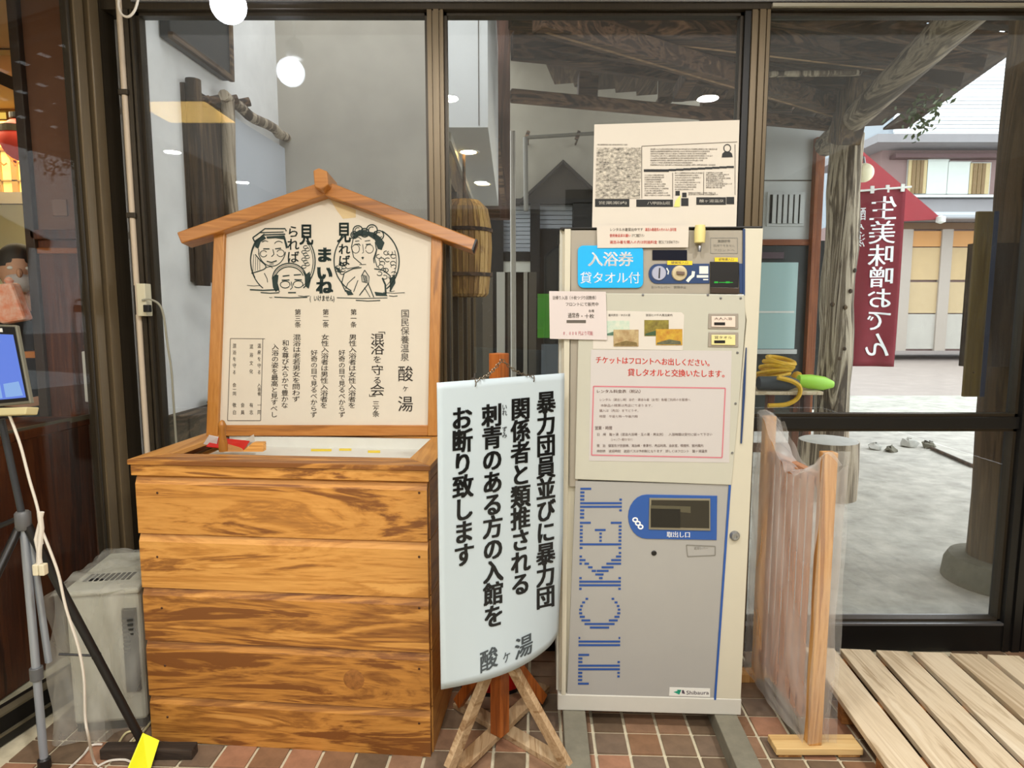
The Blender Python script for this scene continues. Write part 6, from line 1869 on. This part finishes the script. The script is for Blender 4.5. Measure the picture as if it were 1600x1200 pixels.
b_ = MB().tube(smoothp([on_z(x, y, .006) for x, y in [(152, 1198), (170, 1189), (190, 1187), (201, 1189), (212, 1196)]]), .0035, 6)
obj('fallen_wire', b_, M['cable'], label='white cord end curling beside the yellow tape', cat='cord', smooth=True)
# ================================================================== person behind the counter
PYp = 3.05
hc = on_y(30, 425, PYp)
t = thing('person', (hc.x, hc.y, 0), 'person with short dark hair, pale face mask and black clothes behind the left glass', 'person')
sk = mat('skin', (196, 150, 122), .6)


def skin(name, verts, edges, radii, m_, par, sub=2, root=0):
    me = bpy.data.meshes.new(name); me.from_pydata([tuple(Vector(v)) for v in verts], edges, []); me.materials.append(m_)
    o = bpy.data.objects.new(name, me); C.objects.link(o); o.parent = par
    me.vertices  # noqa
    md = o.modifiers.new('skin', 'SKIN'); md.use_smooth_shade = True
    for i, r in enumerate(radii):
        sv = me.skin_vertices[0].data[i]; sv.radius = r if isinstance(r, tuple) else (r, r); sv.use_root = (i == root)
    s_ = o.modifiers.new('sub', 'SUBSURF'); s_.levels = sub; s_.render_levels = sub
    return o


H = hc.z + .105
# facing the viewer's left, slightly forward; local coordinates (x right, y depth, z up)
V = [(0, 0, .95), (0, 0, 1.15), (.0, 0, 1.33), (0, 0, 1.43), (-.01, 0, 1.50), (-.02, 0, 1.56), (-.025, 0, H - .05),
     (0, -.15, 1.40), (-.02, -.20, 1.18), (-.16, -.16, 1.06), (0, .15, 1.40), (-.02, .20, 1.18), (-.16, .14, 1.06),
     (0, -.09, .88), (-.01, -.10, .48), (0, -.10, .08), (-.1, -.10, .04), (0, .09, .88), (-.01, .10, .48), (0, .10, .08), (-.1, .10, .04)]
E = [(0, 1), (1, 2), (2, 3), (3, 4), (4, 5), (5, 6), (3, 7), (7, 8), (8, 9), (3, 10), (10, 11), (11, 12), (0, 13), (13, 14), (14, 15), (15, 16), (0, 17), (17, 18), (18, 19), (19, 20)]
Rr = [(.12, .15), (.10, .13), (.12, .15), (.08, .10), .05, .07, .085, .06, .045, .03, .06, .045, .03, .08, .055, .04, .035, .08, .055, .04, .035]
skin('body', V, E, Rr, sk, t)
top_m = mat('black_cloth', (22, 24, 28), .8)
skin('jacket', [V[i] for i in (0, 1, 2, 3, 7, 8, 9, 10, 11, 12)], [(0, 1), (1, 2), (2, 3), (3, 4), (4, 5), (5, 6), (3, 7), (7, 8), (8, 9)], [(.135, .165), (.115, .15), (.135, .165), (.095, .12), .075, .06, .042, .075, .06, .042], top_m, t)
skin('trousers', [V[i] for i in (0, 13, 14, 15, 17, 18, 19)], [(0, 1), (1, 2), (2, 3), (0, 4), (4, 5), (5, 6)], [(.14, .16), .095, .07, .055, .095, .07, .055], top_m, t)
hcx = Vector((-.028, 0, H - .105))


def ell(c, rx, ry, rz, n=20, m2=14, f=None):
    vs = []; fs = []
    for j in range(m2 + 1):
        ph = math.pi * j / m2
        for i in range(n):
            an = 2 * math.pi * i / n; v = Vector((rx * math.sin(ph) * math.cos(an), ry * math.sin(ph) * math.sin(an), rz * math.cos(ph)))
            if f: v = f(v)
            vs.append(Vector(c) + v)
    for j in range(m2):
        for i in range(n): fs.append((j * n + i, j * n + (i + 1) % n, (j + 1) * n + (i + 1) % n, (j + 1) * n + i))
    return MB().add(vs, fs)


def addp(name, mb, m_, lab=None):
    w_ = t.location; mb.v = [tuple(Vector(v) + w_) for v in mb.v]
    return obj(name, mb, m_, t, smooth=True, label=lab)


addp('head', ell(hcx, .098, .078, .118, f=lambda v: Vector((v.x * (1 - .12 * (v.z < 0)), v.y * (1 - .25 * max(0, -v.z / .118)), v.z))), sk)
addp('hair', ell(hcx + Vector((.012, 0, .022)), .104, .088, .108, f=lambda v: v if (v.z > -.0 or v.x > .02) else Vector((v.x * .6, v.y * .8, v.z * .2))), mat('dark_hair', (40, 34, 30), .7, 0, .4, 50))
addp('nose', ell(hcx + Vector((-.1, 0, -.01)), .016, .012, .022, 8, 6), sk)
addp('face_mask', ell(hcx + Vector((-.062, 0, -.05)), .046, .06, .045, 14, 10), mat('pale_mask', (186, 180, 178), .8), 'pale face mask')
for s_ in (-1, 1):
    addp('ear', ell(hcx + Vector((.01, s_ * .078, -.01)), .016, .01, .028, 8, 6), sk)
    addp('eye', ell(hcx + Vector((-.088, s_ * .032, .012)), .008, .012, .008, 8, 6), M['white'])
    hx = Vector((-.18, s_ * .15, 1.05))
    vs = [hx, hx + Vector((-.07, 0, -.005))]; es = [(0, 1)]; rs = [(.022, .034), (.018, .036)]
    for k, (dy, ln_) in enumerate(((-.028, .055), (-.01, .07), (.01, .075), (.028, .065))):
        b0 = len(vs); vs += [hx + Vector((-.075, dy, -.005)), hx + Vector((-.075 - ln_ * .55, dy, -.012)), hx + Vector((-.075 - ln_, dy, -.03))]
        es += [(1, b0), (b0, b0 + 1), (b0 + 1, b0 + 2)]; rs += [.010, .009, .007]
    b0 = len(vs); vs += [hx + Vector((-.03, -s_ * .04, 0)), hx + Vector((-.06, -s_ * .06, -.01))]; es += [(0, b0), (b0, b0 + 1)]; rs += [.011, .009]
    skin('hand', vs, es, rs, sk, t, 1)
t.rotation_euler = (0, 0, math.radians(127))
# orange wrapped item in front of the person
q = on_y(14, 478, PYp - .35)
t = thing('orange_bag', on_y(14, 504, PYp - .35), 'crumpled orange and white plastic bag hanging in front of the masked person', 'bag')
P5 = [on_y(x, y, PYp - .35) for x, y in ((-10, 445), (16, 441), (38, 500), (2, 506), (-12, 500))]
obj('bag', MB().prism(P5, (0, .06, 0)), mat('orange_film', (232, 120, 70), .5, 0, 1, 22, .4, col2=(238, 206, 190)), t, bevel=.012)
obj('knot', MB().lathe([(.012, 0), (.018, .012), (.01, .024), (.001, .028)], P5[0].lerp(P5[1], .6) + Vector((0, .03, 0)), 10), mat('orange_film', (232, 120, 70), .5), t, smooth=True)
q = on_y(62, 552, 2.72)
obj('shelf_end', MB().box((on_y(36, 552, 2.9).x, 2.88, on_y(40, 559, 2.9).z), (on_y(61, 552, 2.9).x, 2.98, on_y(40, 549, 2.9).z)), mat('shelf_end_wood', (190, 120, 60), .4), label='short orange-brown wooden shelf end below the masked person', cat='shelf', bevel=.003)  # one even orange-brown colour
if _fs is not None: bpy.data.scenes.remove(_fs)
